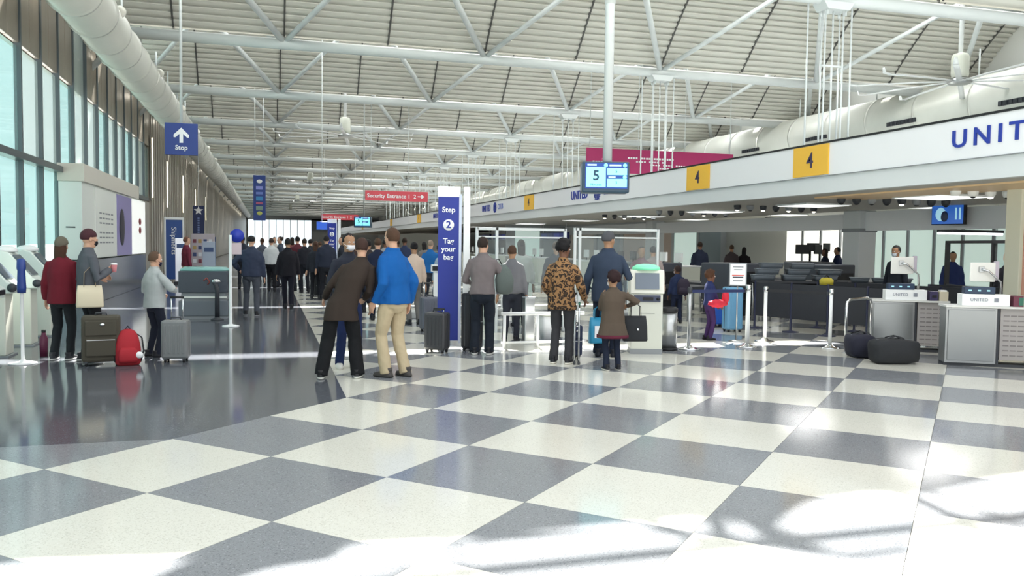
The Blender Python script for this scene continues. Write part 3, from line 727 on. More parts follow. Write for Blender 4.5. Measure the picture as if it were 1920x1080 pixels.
NEAR = [
 dict(label='person in a maroon coat and olive knit hat facing the kiosks', pos=(-2.68, 12.59), face=25, h=1.66, hair='beanie+long', haircol='4a2f22', hatcol='6b665a', top='6d1f2c', hem=.80, puff=.012, bottom='1e2226', aR=(.22, .16, .86), aL=(-.27, .10, .85), near=1, shoe='303236', sole='c8c8c4'),
 dict(label='person in grey zip jacket, dark knit hat and black mask, holding a cup', pos=(-2.31, 12.36), face=70, h=1.77, hair='beanie', haircol='45242c', top='55585f', bottom='1a1b20', mask='1c1d26', aR=(.14, .22, 1.22), aL=(-.14, .20, 1.10), hR=(.5, -.6, -1), hL=(-.5, -.6, -1), near=2, sole='b9b9b5'),
 dict(label='child in light grey hoodie and black face mask looking at a phone', pos=(-1.53, 12.7), face=55, h=1.47, hair='short', haircol='5b4637', top='a9aeae', hem=.82, puff=.015, bottom='1b1f2c', mask='20203a', aR=(.14, .30, 1.10), aL=(-.20, .22, 1.02), hR=(1, -.3, -.6), turn=12, nod=8, near=2, cuff=.05),
 dict(label='person in dark brown blazer and flared black trousers seen from behind', pos=(0.86, 10.28), face=8, h=1.70, g=1.08, hair='short', haircol='3a2620', top='362d28', hem=.72, flare=.12, bottom='17181b', cuff=.088, legs=((-.24, -.05), (.20, .03)), lean=(.24, .04), aR=(.26, .24, .98), aL=(-.25, .24, .98), nod=5, near=2, shoe='2a2a2c', sole='c9c9c2'),
 dict(label='person in bright blue jacket and khaki trousers standing with an arm hanging', pos=(1.49, 10.24), face=-48, h=1.83, g=1.12, hair='short', haircol='4a3426', top='0f5498', hem=.86, puff=.01, bottom='b7a78a', cuff=.072, legs=((-.10, .06), (.11, -.06)), aR=(.24, -.02, .86), aL=(-.25, .08, .88), near=2, shoe='4a4644', sole='3a3836', turn=10, lean=(0, .02)),
 dict(label='person with white face mask and dark jacket facing the crowd behind the brown blazer', pos=(1.01, 11.06), face=165, h=1.76, hair='short', haircol='17151a', skin='tan', top='2a2d38', bottom='26335c', mask='e8e6ea', near=2, shoe='dcdad4', aR=(.2, .24, 1.0), turn=-10),
 dict(label='person in taupe sweater and black trousers at the desks, seen from behind', pos=(3.07, 12.06), face=5, h=1.75, g=1.08, hair='short', haircol='2c211c', top='71696a', hem=.90, bottom='1c222c', cuff=.075, aR=(.20, .26, 1.22), aL=(-.20, .28, 1.05), hR=(.6, -.8, -.6), hL=(-.5, -1, -.3), turn=20, near=2, sole='c6c4be'),
 dict(label='person in leopard print coat with curly black hair', pos=(3.92, 10.93), face=12, h=1.70, hair='curly', haircol='141214', skin='dark', top='LEO', hem=.78, flare=.10, puff=.012, bottom='3a3a3d', cuff=.065, aR=(.30, .14, .92), aL=(-.22, .16, .98), turn=35, nod=6, near=2, sole='d8d4c8', lean=(.01, 0)),
 dict(label='tall person in dark blue-grey jacket beside the self-service kiosk', pos=(4.83, 11.49), face=8, h=1.85, g=1.22, hair='beanie', haircol='4c4d52', skin='tan', top='333e50', hem=.78, bottom='1c2333', cuff=.075, aR=(.26, .22, 1.1), aL=(-.30, .04, .86), turn=30, near=1, shoe='20222a'),
 dict(label='small child in olive brown coat with burgundy hem and curly hair', pos=(4.37, 10.19), face=-18, h=1.28, g=1.12, hair='curly', haircol='2a1719', skin='tan', top='54493f', hem=.60, flare=.22, puff=.012, bottom='1e2536', trim='5a2233', aR=(.30, .12, 1.15), aL=(-.12, .26, 1.32), hR=(1, -.5, -.3), turn=-20, mask='d8d4d2', near=2, sole='c8c6be'),
 dict(label='child in navy coat wearing a dark backpack beyond the trash bin', pos=(8.4, 16.16), face=-15, h=1.22, hair='short', haircol='2e2120', skin='dark', top='26304e', bottom='20273d', mask='d6c8cc', near=1, turn=-30),
 dict(label='child in navy vest holding a red bundle by the belt posts', pos=(7.49, 13.19), face=60, h=1.20, hair='curly', haircol='4a2f1e', skin='dark', top='27305a', bottom='3a2550', aR=(.12, .26, .90), aL=(-.12, .26, .90), near=1, shoe='1a1a1e'),
 dict(label='person in navy hooded jacket and grey trousers walking with a black cap', pos=(-0.34, 19.22), face=5, h=1.76, g=1.08, hair='cap', haircol='17181c', top='353c50', puff=.02, hem=.84, bottom='4f535c', legs=((-.13, .12), (.12, -.10)), aL=(-.26, .16, .98), hL=(-1, -.6, 0), near=1, sole='9a9aa0'),
 dict(label='person all in black walking along the dark floor border', pos=(0.48, 21.24), face=-4, h=1.72, hair='short', haircol='1a1719', skin='tan', top='1c1b22', puff=.02, hem=.80, bottom='1a1a26', legs=((-.06, .14), (.07, -.12)), near=1),
 dict(label='person in white puffer jacket and black leggings farther along', pos=(0.12, 28.53), face=0, h=1.74, hair='short', haircol='3a2f2a', top='c9ccce', puff=.015, bottom='1c1d22', near=0, legs=((-.07, .12), (.1, -.1))),
 dict(label='person in dark coat with long brown hair pulling a black suitcase', pos=(1.33, 24.73), face=0, h=1.66, hair='long', haircol='4b3328', top='2b2e36', hem=.8, bottom='1e2026', aR=(.30, -.05, .80), near=0),
 dict(label='broad person in navy jacket with a pale reflective stripe', pos=(1.6, 24.25), face=0, h=1.82, g=1.15, hair='short', haircol='1d1a1c', top='262b3a', puff=.02, bottom='1b1d24', near=0),
 dict(label='person in white and orange jacket behind the bright blue jacket', pos=(2.84, 16.77), face=-20, h=1.66, hair='bun', haircol='191518', skin='tan', top='c9b4a4', bottom='6c6a68', near=0),
 dict(label='person in bright blue vest over orange sleeves by the banner', pos=(4.07, 21.54), face=10, h=1.72, hair='short', haircol='8a7a6c', top='1f62a4', bottom='262a34', near=0),
 dict(label='person in pale blue shirt half hidden by the banner', pos=(3.9, 18.92), face=0, h=1.62, hair='short', haircol='6a5a50', top='98a8ba', bottom='50586a', near=0),
 dict(label='person in burgundy top and khaki trousers by the information desk', pos=(-2.26, 25.99), face=70, h=1.74, hair='short', haircol='6b4a3a', top='6c2a3c', bottom='b3a489', near=0),
 dict(label='person in dark suit standing behind the metal desk with the arm-mounted screen', pos=(12.29, 14.18), face=-140, h=1.72, hair='short', haircol='2a2c2c', skin='tan', top='262a34', bottom='1d2028', near=1, nod=10, mask='c9d2dc'),
 dict(label='person in deep blue uniform seated beyond the desks by the dark frame', pos=(14.88, 15.4), face=170, h=1.60, g=1.1, hair='short', haircol='1c1a22', skin='tan', top='2a3763', bottom='1c2030', near=0),
 dict(label='person in dark jacket behind the farther white screen', pos=(13.47, 12.6), face=-150, h=1.62, hair='short', haircol='1c1a1c', top='23232b', bottom='1c2030', near=0),
]
FAR = []
def add_people():
    leo = leopard()
    for d in NEAR:
        d = dict(d); x, y = d.pop('pos'); lb = d.pop('label')
        if d['top'] == 'LEO': d['top'] = leo
        person(lb, x, y, **d)
add_people()
CROWD = [
 ((0.96, 28.79), '5a2a34', '23262e', 'person in a plum top walking in the distant crowd'),
 ((1.15, 27.87), '23242c', '1c1e26', 'person in a dark coat walking beside the plum top'),
 ((1.44, 30.07), '2c3038', '20222a', 'person in charcoal jacket just ahead of the pulled suitcase'),
 ((0.45, 31.17), '3a4250', '2a2c34', 'person in slate jacket deep in the hall'),
 ((2.28, 19.89), '3b3436', '22252e', 'person with brown hair in a dark jacket close behind the blazer'),
 ((2.24, 17.81), '20263c', '1c2030', 'person in navy with white badge behind the bright blue jacket'),
 ((3.30, 24.55), '8a8c90', '2c2f38', 'person in light grey top farther behind the bright blue jacket'),
 ((2.25, 26.66), '2d3038', '22242c', 'person in graphite jacket beyond the white mask'),
 ((2.89, 28.68), '4c3a38', '2a2a30', 'person in brown jacket deep in the crowd'),
 ((4.13, 27.68), 'a8a29c', '3c3c44', 'person in beige top deep in the crowd'),
 ((4.18, 26.52), '2b3550', '22242c', 'person in dark blue jacket deep in the crowd'),
 ((5.01, 27.62), '76706c', '2c2f38', 'person in grey-brown coat near the banner'),
 ((-0.83, 30.52), '2e3340', '22252c', 'person in dark jacket ahead of the navy hooded jacket'),
 ((-0.19, 33.11), '4a505c', '2b2d35', 'person in blue-grey coat deep along the dark floor'),
 ((0.97, 35.27), '884f4a', '2f3038', 'person in brick red jacket deep along the hall'),
 ((2.02, 34.35), 'b5b2ac', '3a3a40', 'person in off-white jacket deep along the hall'),
 ((2.57, 35.26), '2c2e3a', '22242c', 'person in black anorak deep along the hall'),
 ((0.29, 37.23), 'c8c4be', '33353c', 'person in cream coat deep along the hall'),
 ((3.96, 13.57), '6c6c70', '2c2f38', 'person with grey hair beyond the clear screen frame'),
 ((4.86, 16.01), 'b8b4b0', '383a42', 'person in pale top beyond the clear screen frame'),
 ((5.56, 15.90), '3a3c46', '2a2c34', 'person in dark top behind the leopard print coat'),
 ((7.40, 15.84), '8a6a70', '2b2d36', 'person in dusty pink top beyond the self-service kiosk'),
 ((8.20, 16.94), 'a89a96', '3a3a42', 'person in pale rose top beyond the self-service kiosk'),
 ((13.06, 23.66), '22283a', '1c1f2a', 'person in dark blue among the scanner tables'),
 ((15.40, 25.68), '4a4144', '2a2a30', 'person in mauve-grey jacket among the scanner tables'),
 ((15.86, 25.64), '241f22', '1c1c22', 'person in black jacket among the scanner tables'),
 ((16.34, 21.88), '1e2438', '1c1f2c', 'person in black uniform beside the bright opening'),
 ((16.76, 21.84), '232b4c', '1c1f2c', 'person in navy uniform beside the bright opening'),
]
def add_crowd():
    for (pos, top, bot, lb) in CROWD:
        person(lb, pos[0], pos[1], face=random.choice((0, 10, -15, 170, -90)), h=random.uniform(1.62, 1.82), hair=random.choice(('short', 'short', 'long', 'bun')), haircol=random.choice(('2a1f19', '4a3426', '181416')),
               skin=random.choice(('light', 'tan', 'dark')), top=top, bottom=bot, near=0, puff=.012, legs=((-.1, random.uniform(-.1, .12)), (.1, random.uniform(-.1, .12))), group=None)
add_crowd()

# ------------------------------------------------------------ ceiling fans
def build_fan(label, x, y, z, R=3.4, a0=0):
    f = thing('ceiling_fan', label, 'fan', (x, y, z-.3), 0, 'large ceiling fans')
    MB().tube([(0, 0, 1.15), (0, 0, zv(y)-z+.35)], .07, 10).build('downrod', white_m, f)
    MB().lathe([(.16, .38), (.24, .42), (.26, .55), (.26, 1.05), (.22, 1.15), (.06, 1.2)]).build('motor_housing', cream_m, f, bevel=.01)
    MB().lathe([(.30, .22), (.36, .26), (.36, .36), (.2, .40)]).build('hub', steel_m, f)
    m = MB(); m.loft([(0, 0, 0, .01, .01)], 4) if False else None
    m.tube([(.3, 0, .30), (1.2, 0, .30), (2.4, 0, .27), (R-.25, 0, .24)], [(.085, .02)]*4, 8); m.tube([(R-.3, 0, .24), (R-.05, 0, .27), (R, 0, .42)], [(.08, .018), (.07, .018), (.04, .012)], 8)
    me = m.mesh('blade', white_m)
    for i in range(10): inst('blade', me, f, (0, 0, 0), radians(a0+36*i))
    return f
build_fan('large white ceiling fan with long slim blades above the branded fascia', 21.0, 21.75, 6.95, 3.3, 8)
for i, (y, lb) in enumerate([(41.3, 'first large white ceiling fan along the hall centre'), (75.3, 'second large white ceiling fan along the hall centre'), (108.8, 'third large white ceiling fan along the hall centre'), (142, 'fourth large white ceiling fan along the hall centre')]):
    build_fan(lb, 3.6, y, 6.75, 3.4, 10+7*i)

# ------------------------------------------------------------ hanging signs
def hanging_box(name, label, cat, x, y, z0, w, h, m, rods, thick=.1, rod_r=.015, top=None):
    t = thing(name, label, cat, (x, y, z0))
    MB().bx(-w/2, w/2, 0, thick, 0, h).build('sign_panel', m, t, bevel=.008)
    for rx in rods: MB().tube([(rx, thick/2, h), (rx, thick/2, (top or zv(y)+.05)-z0)], rod_r, 8).build('hanging_rod', steel_white, t)
    return t
FR = (pi/2, 0, 0)
t = hanging_box('direction_sign', 'blue square hanging sign with white up arrow', 'sign', -2.19, 24, 3.90, .82, .84, blue_m, [0], .1, .035)
MB().prism([(0, .72), (-.19, .53), (-.19, .46), (-.145, .46), (-.045, .555), (-.045, .32), (.045, .32), (.045, .555), (.145, .46), (.19, .46), (.19, .53)], -.012, 0).build('arrow', letter_m, t)
text('Stop', .17, letter_m, t, (0, -.008, .19), FR, 'lettering', .003, .003)
t = hanging_box('vertical_sign', 'tall narrow blue hanging sign with a column of small symbols', 'sign', -.36, 42, 2.62, .56, 2.15, blue_m, [-.2, .2], .12)
for i, (c, zz, hh) in enumerate((('f4f6f8', 1.86, .16), ('8a93d8', 1.55, .16), ('6a80c8', 1.30, .12), ('3f8cc8', 1.04, .2), ('b05a78', .82, .10), ('7f9a90', .58, .2), ('c8cc6a', .34, .2))):
    if i in (0, 6):
        q = MB(); q.ell((0, -.004, zz), (.13, .012, .09), 16, 8); q.build('symbol', mat('symbol '+c, c, .5), t)
    else: MB().bx(-.16, .15, -.01, 0, zz-hh/2, zz+hh/2).build('symbol', mat('symbol '+c, c, .5), t, bevel=.004)
t = hanging_box('security_sign', 'red hanging sign pointing to the security entrance, beside the tall banner', 'sign', 5.33, 36, 3.42, 2.68, .42, red_m, [-1.1, .5], .1)
text('Security Entrance 1  2', .235, letter_m, t, (-.22, -.008, .2), FR, 'lettering', .003, .003)
MB().prism([(.90, .19), (1.05, .19), (1.05, .11), (1.2, .21), (1.05, .31), (1.05, .23), (.90, .23)], -.01, 0).build('arrow', letter_m, t)
t = hanging_box('security_sign', 'red hanging security sign farther off, above the distant cyan screen', 'sign', 5.05, 62, 3.22, 2.66, .40, red_m, [-1.1, 1.1], .1)
text('Security Entrance 1  2', .235, letter_m, t, (-.2, -.008, .2), FR, 'lettering', .003, .003)
t = hanging_box('wide_banner', 'long magenta hanging banner above the white fascia', 'banner', 14.8, 30, 4.42, 6.3, .93, magenta_m, [-3, -1, 1, 3], .05)
for a, b2, zz, hh in ((-1.55, .55, .60, .07), (-1.2, .2, .47, .06), (-.6, 1.2, .36, .05), (-.2, 1.8, .24, .05), (-3.0, -2.2, .42, .045)):
    n = int((b2-a)/.11); q = MB()
    for i in range(n):
        if (i*7) % 5: q.bx(a+i*.11, a+i*.11+.075, -.006, 0, zz-hh/2, zz+hh/2)
    q.build('fine_print', letter_m, t)
q = MB(); q.prism([(-2.55, .5), (-2.42, .62), (-2.28, .58), (-2.14, .72), (-2.2, .54), (-2.34, .5)], -.006, 0); q.build('emblem', mat('pink emblem', 'e88ab4', .5), t)
# queue displays
def display(label, x, y, z, s, pole=True):
    t = thing('queue_display', label, 'screen', (x, y, z), radians(-16))
    MB().bx(-.35*s, .32*s, 0, .34*s, 0, .44*s).build('housing', mat('display housing', '2b4456', .35), t, bevel=.02*s)
    MB().bx(-.352*s, -.345*s, .03*s, .31*s, .03*s, .41*s).build('side_panel', mat('display side', '7a8796', .4), t, bevel=.004)
    MB().bx(-.31*s, .29*s, -.012*s, 0, .06*s, .42*s).build('screen_bezel', mat('screen navy', '123a86', .3, emit=.8), t)
    c = mat('screen cyan', '8df2f4', .3, emit=.75)
    MB().bx(-.295*s, -.02*s, -.02*s, -.011*s, .08*s, .36*s).build('screen_left', c, t); MB().bx(0, .28*s, -.02*s, -.011*s, .25*s, .345*s).build('screen_cell', c, t); MB().bx(0, .28*s, -.02*s, -.011*s, .08*s, .195*s).build('screen_cell', c, t)
    ink = mat('screen ink', '123a5a', .5)
    text('5', .20*s, ink, t, (-.155*s, -.023*s, .235*s), FR, 'numeral', .001, .003*s); text('Minutes', .05*s, ink, t, (-.155*s, -.023*s, .11*s), FR, 'lettering', .001)
    text('5', .06*s, ink, t, (.13*s, -.023*s, .30*s), FR, 'numeral', .001); text('3', .06*s, ink, t, (.13*s, -.023*s, .14*s), FR, 'numeral', .001)
    for cx, cz in ((-.02, .385), (.25, .385), (.25, .22)):
        q = MB(); q.tube([(cx*s, -.022*s, cz*s), (cx*s, -.012*s, cz*s)], .028*s, 16); q.build('round_badge', c, t)
    for a, b2, cz in ((-.28, -.15, .39), (.03, .2, .385), (.02, .12, .22)): MB().bx(a*s, b2*s, -.016*s, -.011*s, (cz-.012)*s, (cz+.012)*s).build('heading', mat('screen pale', 'b8d4f4', .4, emit=.4), t)
    if pole:
        MB().tube([(.02*s, .17*s, .44*s), (.02*s, .17*s, zv(y)+.05-z)], .075 if z > 2.4 else .03, 14).build('pole', steel_white, t); MB().tube([(.02*s, .17*s, 3.0), (.02*s, .17*s, 4.3)], .088 if z > 2.4 else .035, 14).build('pole_sleeve', steel_white, t)
    return t
display('white pole mounted queue display showing a cyan screen with the number 5', 5.17, 12.4, 2.48, 1.12)
display('small distant queue display with cyan screen under the red signs', 4.15, 38.5, 2.3, 1.15, True)
# banners on posts
def banner(label, x, y, words, s=1, rz=-10):
    t = thing('banner_stand', label, 'banner', (x, y, 0), radians(rz))
    MB().bx(-.32, .0, -.012, .012, .14, 2.36).build('banner_cloth', navy_m, t)
    MB().bx(-.33, .02, -.02, .02, 2.36, 2.52).build('header', white_m, t, bevel=.004)
    MB().bx(.0, .04, -.02, .02, .1, 2.4).build('side_rail', mat('pale rail', 'c9d2e6', .4), t)
    MB().bx(.07, .17, -.05, .05, .02, 2.52).build('post', white_m, t, bevel=.01)
    MB().bx(-.32, .2, -.12, .12, 0, .02).build('base_plate', steel_m, t, bevel=.004)
    text('Step', .115, letter_m, t, (-.16, -.016, 2.16), FR, 'lettering', .002, .002)
    q = MB(); q.tube([(-.16, -.02, 1.93), (-.16, -.012, 1.93)], [.085, .085], 24); q.build('number_disc', letter_m, t)
    text('2', .15, navy_m, t, (-.16, -.024, 1.93), FR, 'numeral', .002, .004)
    for i, w_ in enumerate(('Tag', 'your', 'bag')): text(w_, .115, letter_m, t, (-.16, -.016, 1.68-.125*i), FR, 'lettering', .002, .002)
    return t
banner('tall navy banner on a white post beside the dark upright suitcase', 2.84, 12.68, 1)
b2 = banner('distant navy banner with a numbered white disc behind the white mask', 2.55, 33.0, 1)
hanging_box('bright_blue_sign', 'small bright blue sign beside the distant navy banner', 'sign', 2.0, 32.8, 2.1, .4, .3, mat('bright blue', '2a5fd0', .4, emit=.3), [0], .05)

# ------------------------------------------------------------ objects along the panelled wall
def left_kiosk(x, y, lb):
    t = thing('check_in_kiosk', lb, 'kiosk', (x, y, 0), 0, 'white kiosks along the window wall')
    q = MB(); q.prism([(-.42, .02), (-.06, .02), (-.06, .9), (-.42, .9)], -.19, .19); q.build('pedestal', cream_m, t, bevel=.015)
    q = MB(); q.prism([(-.56, .88), (.04, .88), (.06, 1.0), (-.02, 1.04), (-.34, 1.42), (-.46, 1.46), (-.60, 1.40)], -.22, .22); q.build('kiosk_head', mat('kiosk white', 'd9e2dc', .35), t, bevel=.02)
    q = MB(); q.prism([(-.045, 1.075), (-.30, 1.38), (-.29, 1.39), (-.035, 1.085)], -.18, .18); q.build('screen', mat('kiosk screen', '56626c', .2), t)
    q = MB(); q.tube([(.035, -.235, .96), (.035, -.21, .96)], .06, 18); q.build('card_reader', dkgrey_m, t)
    q = MB(); q.bx(.045, .075, -.1, .1, .93, .99); q.build('printer_slot', black_m, t)
    q = MB(); q.lathe([(.17, 0), (.16, .05), (.10, .085), (.03, .1)], (-.44, 0, 1.43)); q.build('dome_cap', white_m, t)
    q = MB(); q.bx(-.46, -.02, -.23, .23, 0, .02); q.build('base_plate', grey_m, t)
    return t
left_kiosk(-3.26, 11.85, 'white self-service kiosk cut by the edge of the view'); left_kiosk(-3.40, 13.15, 'white self-service kiosk behind the blue bottle-shaped stand')
left_kiosk(-3.40, 14.45, 'white self-service kiosk next to the maroon coat'); left_kiosk(-3.42, 15.75, 'white self-service kiosk farthest along the window row')
t = thing('blue_stand', 'slim blue dispenser on a white disc foot among the kiosks', 'stand', (-3.08, 12.26, 0.0))
MB().lathe([(.17, 0), (.17, .012), (.05, .03), (.022, .06), (.022, .95), (.03, .96)]).build('foot_post', white_m, t)
MB().loft([(0, 0, .93, .05, .04), (0, 0, 1.0, .055, .045), (0, 0, 1.22, .045, .04), (0, 0, 1.25, .055, .045), (0, 0, 1.36, .05, .04), (0, 0, 1.38, .02, .02)], 16).build('dispenser', blue_m, t)
t = thing('floor_bottle', 'small dark upright bottle bag on the floor behind the maroon coat', 'bag', (-3.0, 12.99, 0.0))
MB().loft([(0, 0, 0, .05, .05), (0, 0, .25, .055, .05), (0, 0, .3, .03, .03), (0, 0, .34, .025, .025)], 14).build('bottle_body', mat('plum', '5b1f3c', .5), t); MB().loft([(0, 0, .335, .028, .028), (0, 0, .37, .028, .028)], 12).build('bottle_cap', black_m, t)
# advertising wall unit
def ad_unit():
    t = thing('ad_display_wall', 'white poster wall above a brushed metal base, past the kiosks', 'display', (-4.72, 22, 0))
    MB().bx(.0, .52, 0, 10.6, 0, 1.12).build('metal_base', mat('ad base steel', '8b9096', .22, .85), t, bevel=.01)
    MB().bx(.0, .50, 0, 10.6, 1.14, 3.0).build('poster_case', mat('poster case', 'dfe3de', .4), t, bevel=.01)
    MB().bx(-.02, .56, -.04, 8.8, 3.0, 3.42).build('header_band', mat('header band', 'd4cfc4', .4), t, bevel=.01)
    MB().bx(.15, .35, -.012, 0, 1.9, 1.93).build('latch', dkgrey_m, t)
    p1 = MB().bx(.50, .525, 1.5, 4.6, 1.16, 2.95).build('poster', mat('poster white', 'e9ece6', .4), t, bevel=.004)
    for r in range(6):
        q = MB()
        for i in range(5):
            q.bx(.525, .53, 2.0+i*.42, 2.0+i*.42+.3, 2.3-r*.13-(.12 if r > 2 else 0), 2.34-r*.13-(.12 if r > 2 else 0))
        q.build('fine_print', grey_m, p1)
    p2 = MB().bx(.50, .525, 4.7, 7.4, 1.16, 2.95).build('poster', mat('poster violet', '8f86bd', .35), t, bevel=.004)
    q = MB(); q.ell((.535, 5.5, 2.0), (.012, .45, .55)); q.build('dark_figure', mat('poster dark', '2d2a36', .5), p2)
    p3 = MB().bx(.50, .525, 7.5, 10.5, 1.16, 2.95).build('poster', mat('lit poster', 'f6f8f4', .4, emit=.5), t, bevel=.004)
    q = MB(); q.ell((.53, 9.2, 2.25), (.01, .3, .12)); q.ell((.53, 9.2, 1.95), (.01, .3, .12)); q.build('red_mark', mat('poster red', '8e2b34', .5), p3)
ad_unit()
# blue door banner with white frame
t = thing('service_banner', 'blue banner with vertical lettering in a white frame at the panelled wall', 'banner', (-3.5, 35.2, 0), radians(4))
MB().bx(-.30, .30, 0, .05, .1, 2.42).build('banner_cloth', mat('service blue', '2a4f94', .45), t)
for a, b2_, c, d in ((-.36, -.30, .0, 2.5), (.30, .36, .0, 2.5)): MB().bx(a, b2_, -.02, .07, c, d).build('frame_post', white_m, t, bevel=.005)
MB().bx(-.36, .36, -.02, .07, 2.42, 2.52).build('frame_rail', white_m, t, bevel=.005)
text('Shipments', .26, letter_m, t, (-.02, -.006, 1.6), (pi/2, pi/2, 0), 'lettering', .003, .002)
t = hanging_box('star_sign', 'narrow dark blue sign topped by a ringed star, on the panelled wall side', 'sign', -3.4, 46, 1.75, .55, 1.65, mat('deep navy', '26335c', .45), [0], .1, top=5.98)
q = MB(); pts = []
for i in range(10): a = pi/2+i*pi/5; r = .24 if i % 2 == 0 else .1; pts.append((cos(a)*r, 1.4+sin(a)*r))
q.prism(pts, -.012, 0); q.build('star', letter_m, t)
for i in range(7): MB().bx(-.05, .05, -.006, 0, .25+i*.12, .33+i*.12).build('small_letter', mat('muted blue', '7486b8', .5), t)
# information desk
t = thing('information_desk', 'dark information desk with teal top and small red emblem', 'desk', (-1.78, 18.6, 0), radians(-4))
MB().bx(.0, .98, 0, .7, .55, 1.0).build('desk_body', mat('desk slate', '454c56', .4), t, bevel=.01); MB().bx(.05, .93, .05, .65, .38, .55).build('dark_gap', grey_m, t)
MB().bx(.0, .98, 0, .7, .06, .38).build('lower_panel', mat('lower grey', '6d747c', .35), t, bevel=.01); MB().bx(.02, .96, .02, .68, 0, .06).build('plinth', grey_m, t)
q = MB(); q.loft([(.49, .35, 1.0, .5, .36), (.49, .35, 1.03, .5, .36), (.49, .35, 1.08, .42, .3)], 28, 3); q.build('teal_top', mat('teal top', '7fb0ac', .3), t)
q = MB(); q.tube([(.5, -.01, .80), (.56, -.01, .86), (.62, -.01, .78), (.58, -.01, .72)], .012, 6); q.build('red_emblem', mat('emblem red', 'a5483f', .5), t)
MB().bx(.02, .96, -.012, 0, .44, .47).build('light_slot', mat('slot glow', 'f2f4ee', .3), t)
t = thing('queue_post', 'dark bent post with chrome head beside the information desk', 'post', (-1.0, 18.28, 0.0))
MB().lathe([(.13, 0), (.13, .02), (.05, .05), (.045, .1)]).build('base', dkgrey_m, t); MB().tube([(0, 0, .05), (0, 0, .6), (-.03, 0, .74), (-.1, 0, .80)], [.05, .045, .045, .03], 12).build('post', dkgrey_m, t)
q = MB(); q.ell((-.02, 0, .8), (.09, .06, .05)); q.build('chrome_head', chrome_m, t)
t = thing('pole_sign', 'slender white pole with a round blue sign in front of the navy hooded jacket', 'pole', (-0.68, 16.88, 0.0))
MB().lathe([(.16, 0), (.16, .015), (.04, .04), (.028, .06), (.028, 1.74), (.03, 1.75)]).build('pole', white_m, t)
q = MB(); q.tube([(.12, .03, 1.74), (.12, .05, 1.74)], .13, 24); q.build('round_sign', mat('round blue', '2338a8', .4), t)
MB().bx(.03, .2, .02, .04, 1.38, 1.6).build('leaflet', mat('leaflet', 'c9b8be', .5), t, bevel=.004)
for i, (x, y, w_, h_, c, lb) in enumerate([(-3.0, 33, .5, 1.7, 'e9ecf4', 'white lit display panel past the blue door banner'), (-2.5, 36, .9, 1.9, 'b8aeb4', 'patterned souvenir display panel past the white lit panel'), (-2.6, 42, .5, 1.8, '40567e', 'small blue display panel beside the souvenir panel'), (-1.9, 30, .4, 1.6, 'a9b6c8', 'pale blue free-standing panel behind the information desk')]):
    t = thing('display_panel', lb, 'display', (x, y, 0))
    MB().bx(-w_/2, w_/2, 0, .08, .12, h_).build('panel_face', mat('display '+c, c, .4, emit=.3 if i == 0 else 0), t, bevel=.01); MB().bx(-w_/2-.05, w_/2+.05, -.1, .2, 0, .1).build('foot', dkgrey_m, t)
    if i == 1:
        for a in range(4):
            for b_ in range(5): MB().bx(-.38+a*.2, -.25+a*.2, -.012, 0, .45+b_*.27, .6+b_*.27).build('souvenir_card', mat('card %d' % ((a*3+b_) % 4), ('7a3a48', 'dfe3e8', '3c4c78', 'b59a62')[(a*3+b_) % 4], .5), t)
    else: MB().bx(-w_/2+.05, w_/2-.05, -.006, 0, h_-.35, h_-.2).build('panel_header', mat('header blue', '38507c', .4), t)

# ------------------------------------------------------------ luggage
def suitcase(label, x, y, rz, w, d, h, m, hard=True, handle=.0, group='suitcases', wheels=True):
    t = thing('suitcase', label, 'suitcase', (x, y, 0), radians(rz), None)
    z0 = .05
    q = MB(); q.box((0, 0, z0+h/2), (w, d, h)); q.build('shell', m, t, bevel=min(w, d)*.14)
    if hard:
        for i in range(5):
            xx = -w/2+w*(i+1)/6
            for s in (-1, 1): MB().bx(xx-.012, xx+.012, s*d/2-.006, s*d/2+.006, z0+.07, z0+h-.07).build('shell_rib', m, t, bevel=.004)
    else:
        MB().bx(-w*.38, w*.38, -d/2-.03, -d/2, z0+.08, z0+h*.52).build('front_pocket', m, t, bevel=.014); MB().bx(-w*.40, w*.40, -d/2-.02, -d/2, z0+h*.58, z0+h*.9).build('front_pocket', m, t, bevel=.01)
        MB().bx(-w*.36, w*.36, -d/2-.034, -d/2-.028, z0+h*.48, z0+h*.495).build('zip', steel_m, t)
        q = MB(); q.ell((.02, -d/2-.025, z0+h*.82), (.03, .008, .018)); q.build('badge', chrome_m, t)
    q = MB(); q.tube([(-.07, 0, z0+h-.01), (-.06, 0, z0+h+.03), (.06, 0, z0+h+.03), (.07, 0, z0+h-.01)], .012, 8); q.build('top_handle', dkgrey_m, t)
    if handle:
        for s in (-1, 1): MB().tube([(s*w*.22, d*.3, z0+h-.02), (s*w*.22, d*.3, z0+h+handle)], .009, 8).build('pull_tube', chrome_m, t)
        MB().tube([(-w*.26, d*.3, z0+h+handle), (w*.26, d*.3, z0+h+handle)], .016, 8).build('pull_grip', black_m, t)
    MB().bx(-w/2-.002, w/2+.002, -.008, .008, z0+.03, z0+h-.02).build('seam', dkgrey_m, t)
    for sx in (-1, 1):
        for sy in (-1, 1):
            q = MB(); q.tube([(sx*(w/2-.05)-.012, sy*(d/2-.04), .028), (sx*(w/2-.05)+.012, sy*(d/2-.04), .028)], .028, 14); wv = q.build('wheel', black_m, t)
            MB().box((sx*(w/2-.05), sy*(d/2-.04), .055), (.04, .05, .03)).build('wheel_fork', dkgrey_m, wv)
    return t
olive = mat('olive fabric', '4b463c', .9, bump=.3, bscale=300); red_f = mat('red fabric', 'a8202c', .8, bump=.3, bscale=200); blk_f = mat('black fabric', '26282c', .85, bump=.3, bscale=300)
suitcase('large olive brown fabric suitcase beside the red backpack', *(-2.09, 11.97), 8, .46, .28, .60, olive, False, .0)
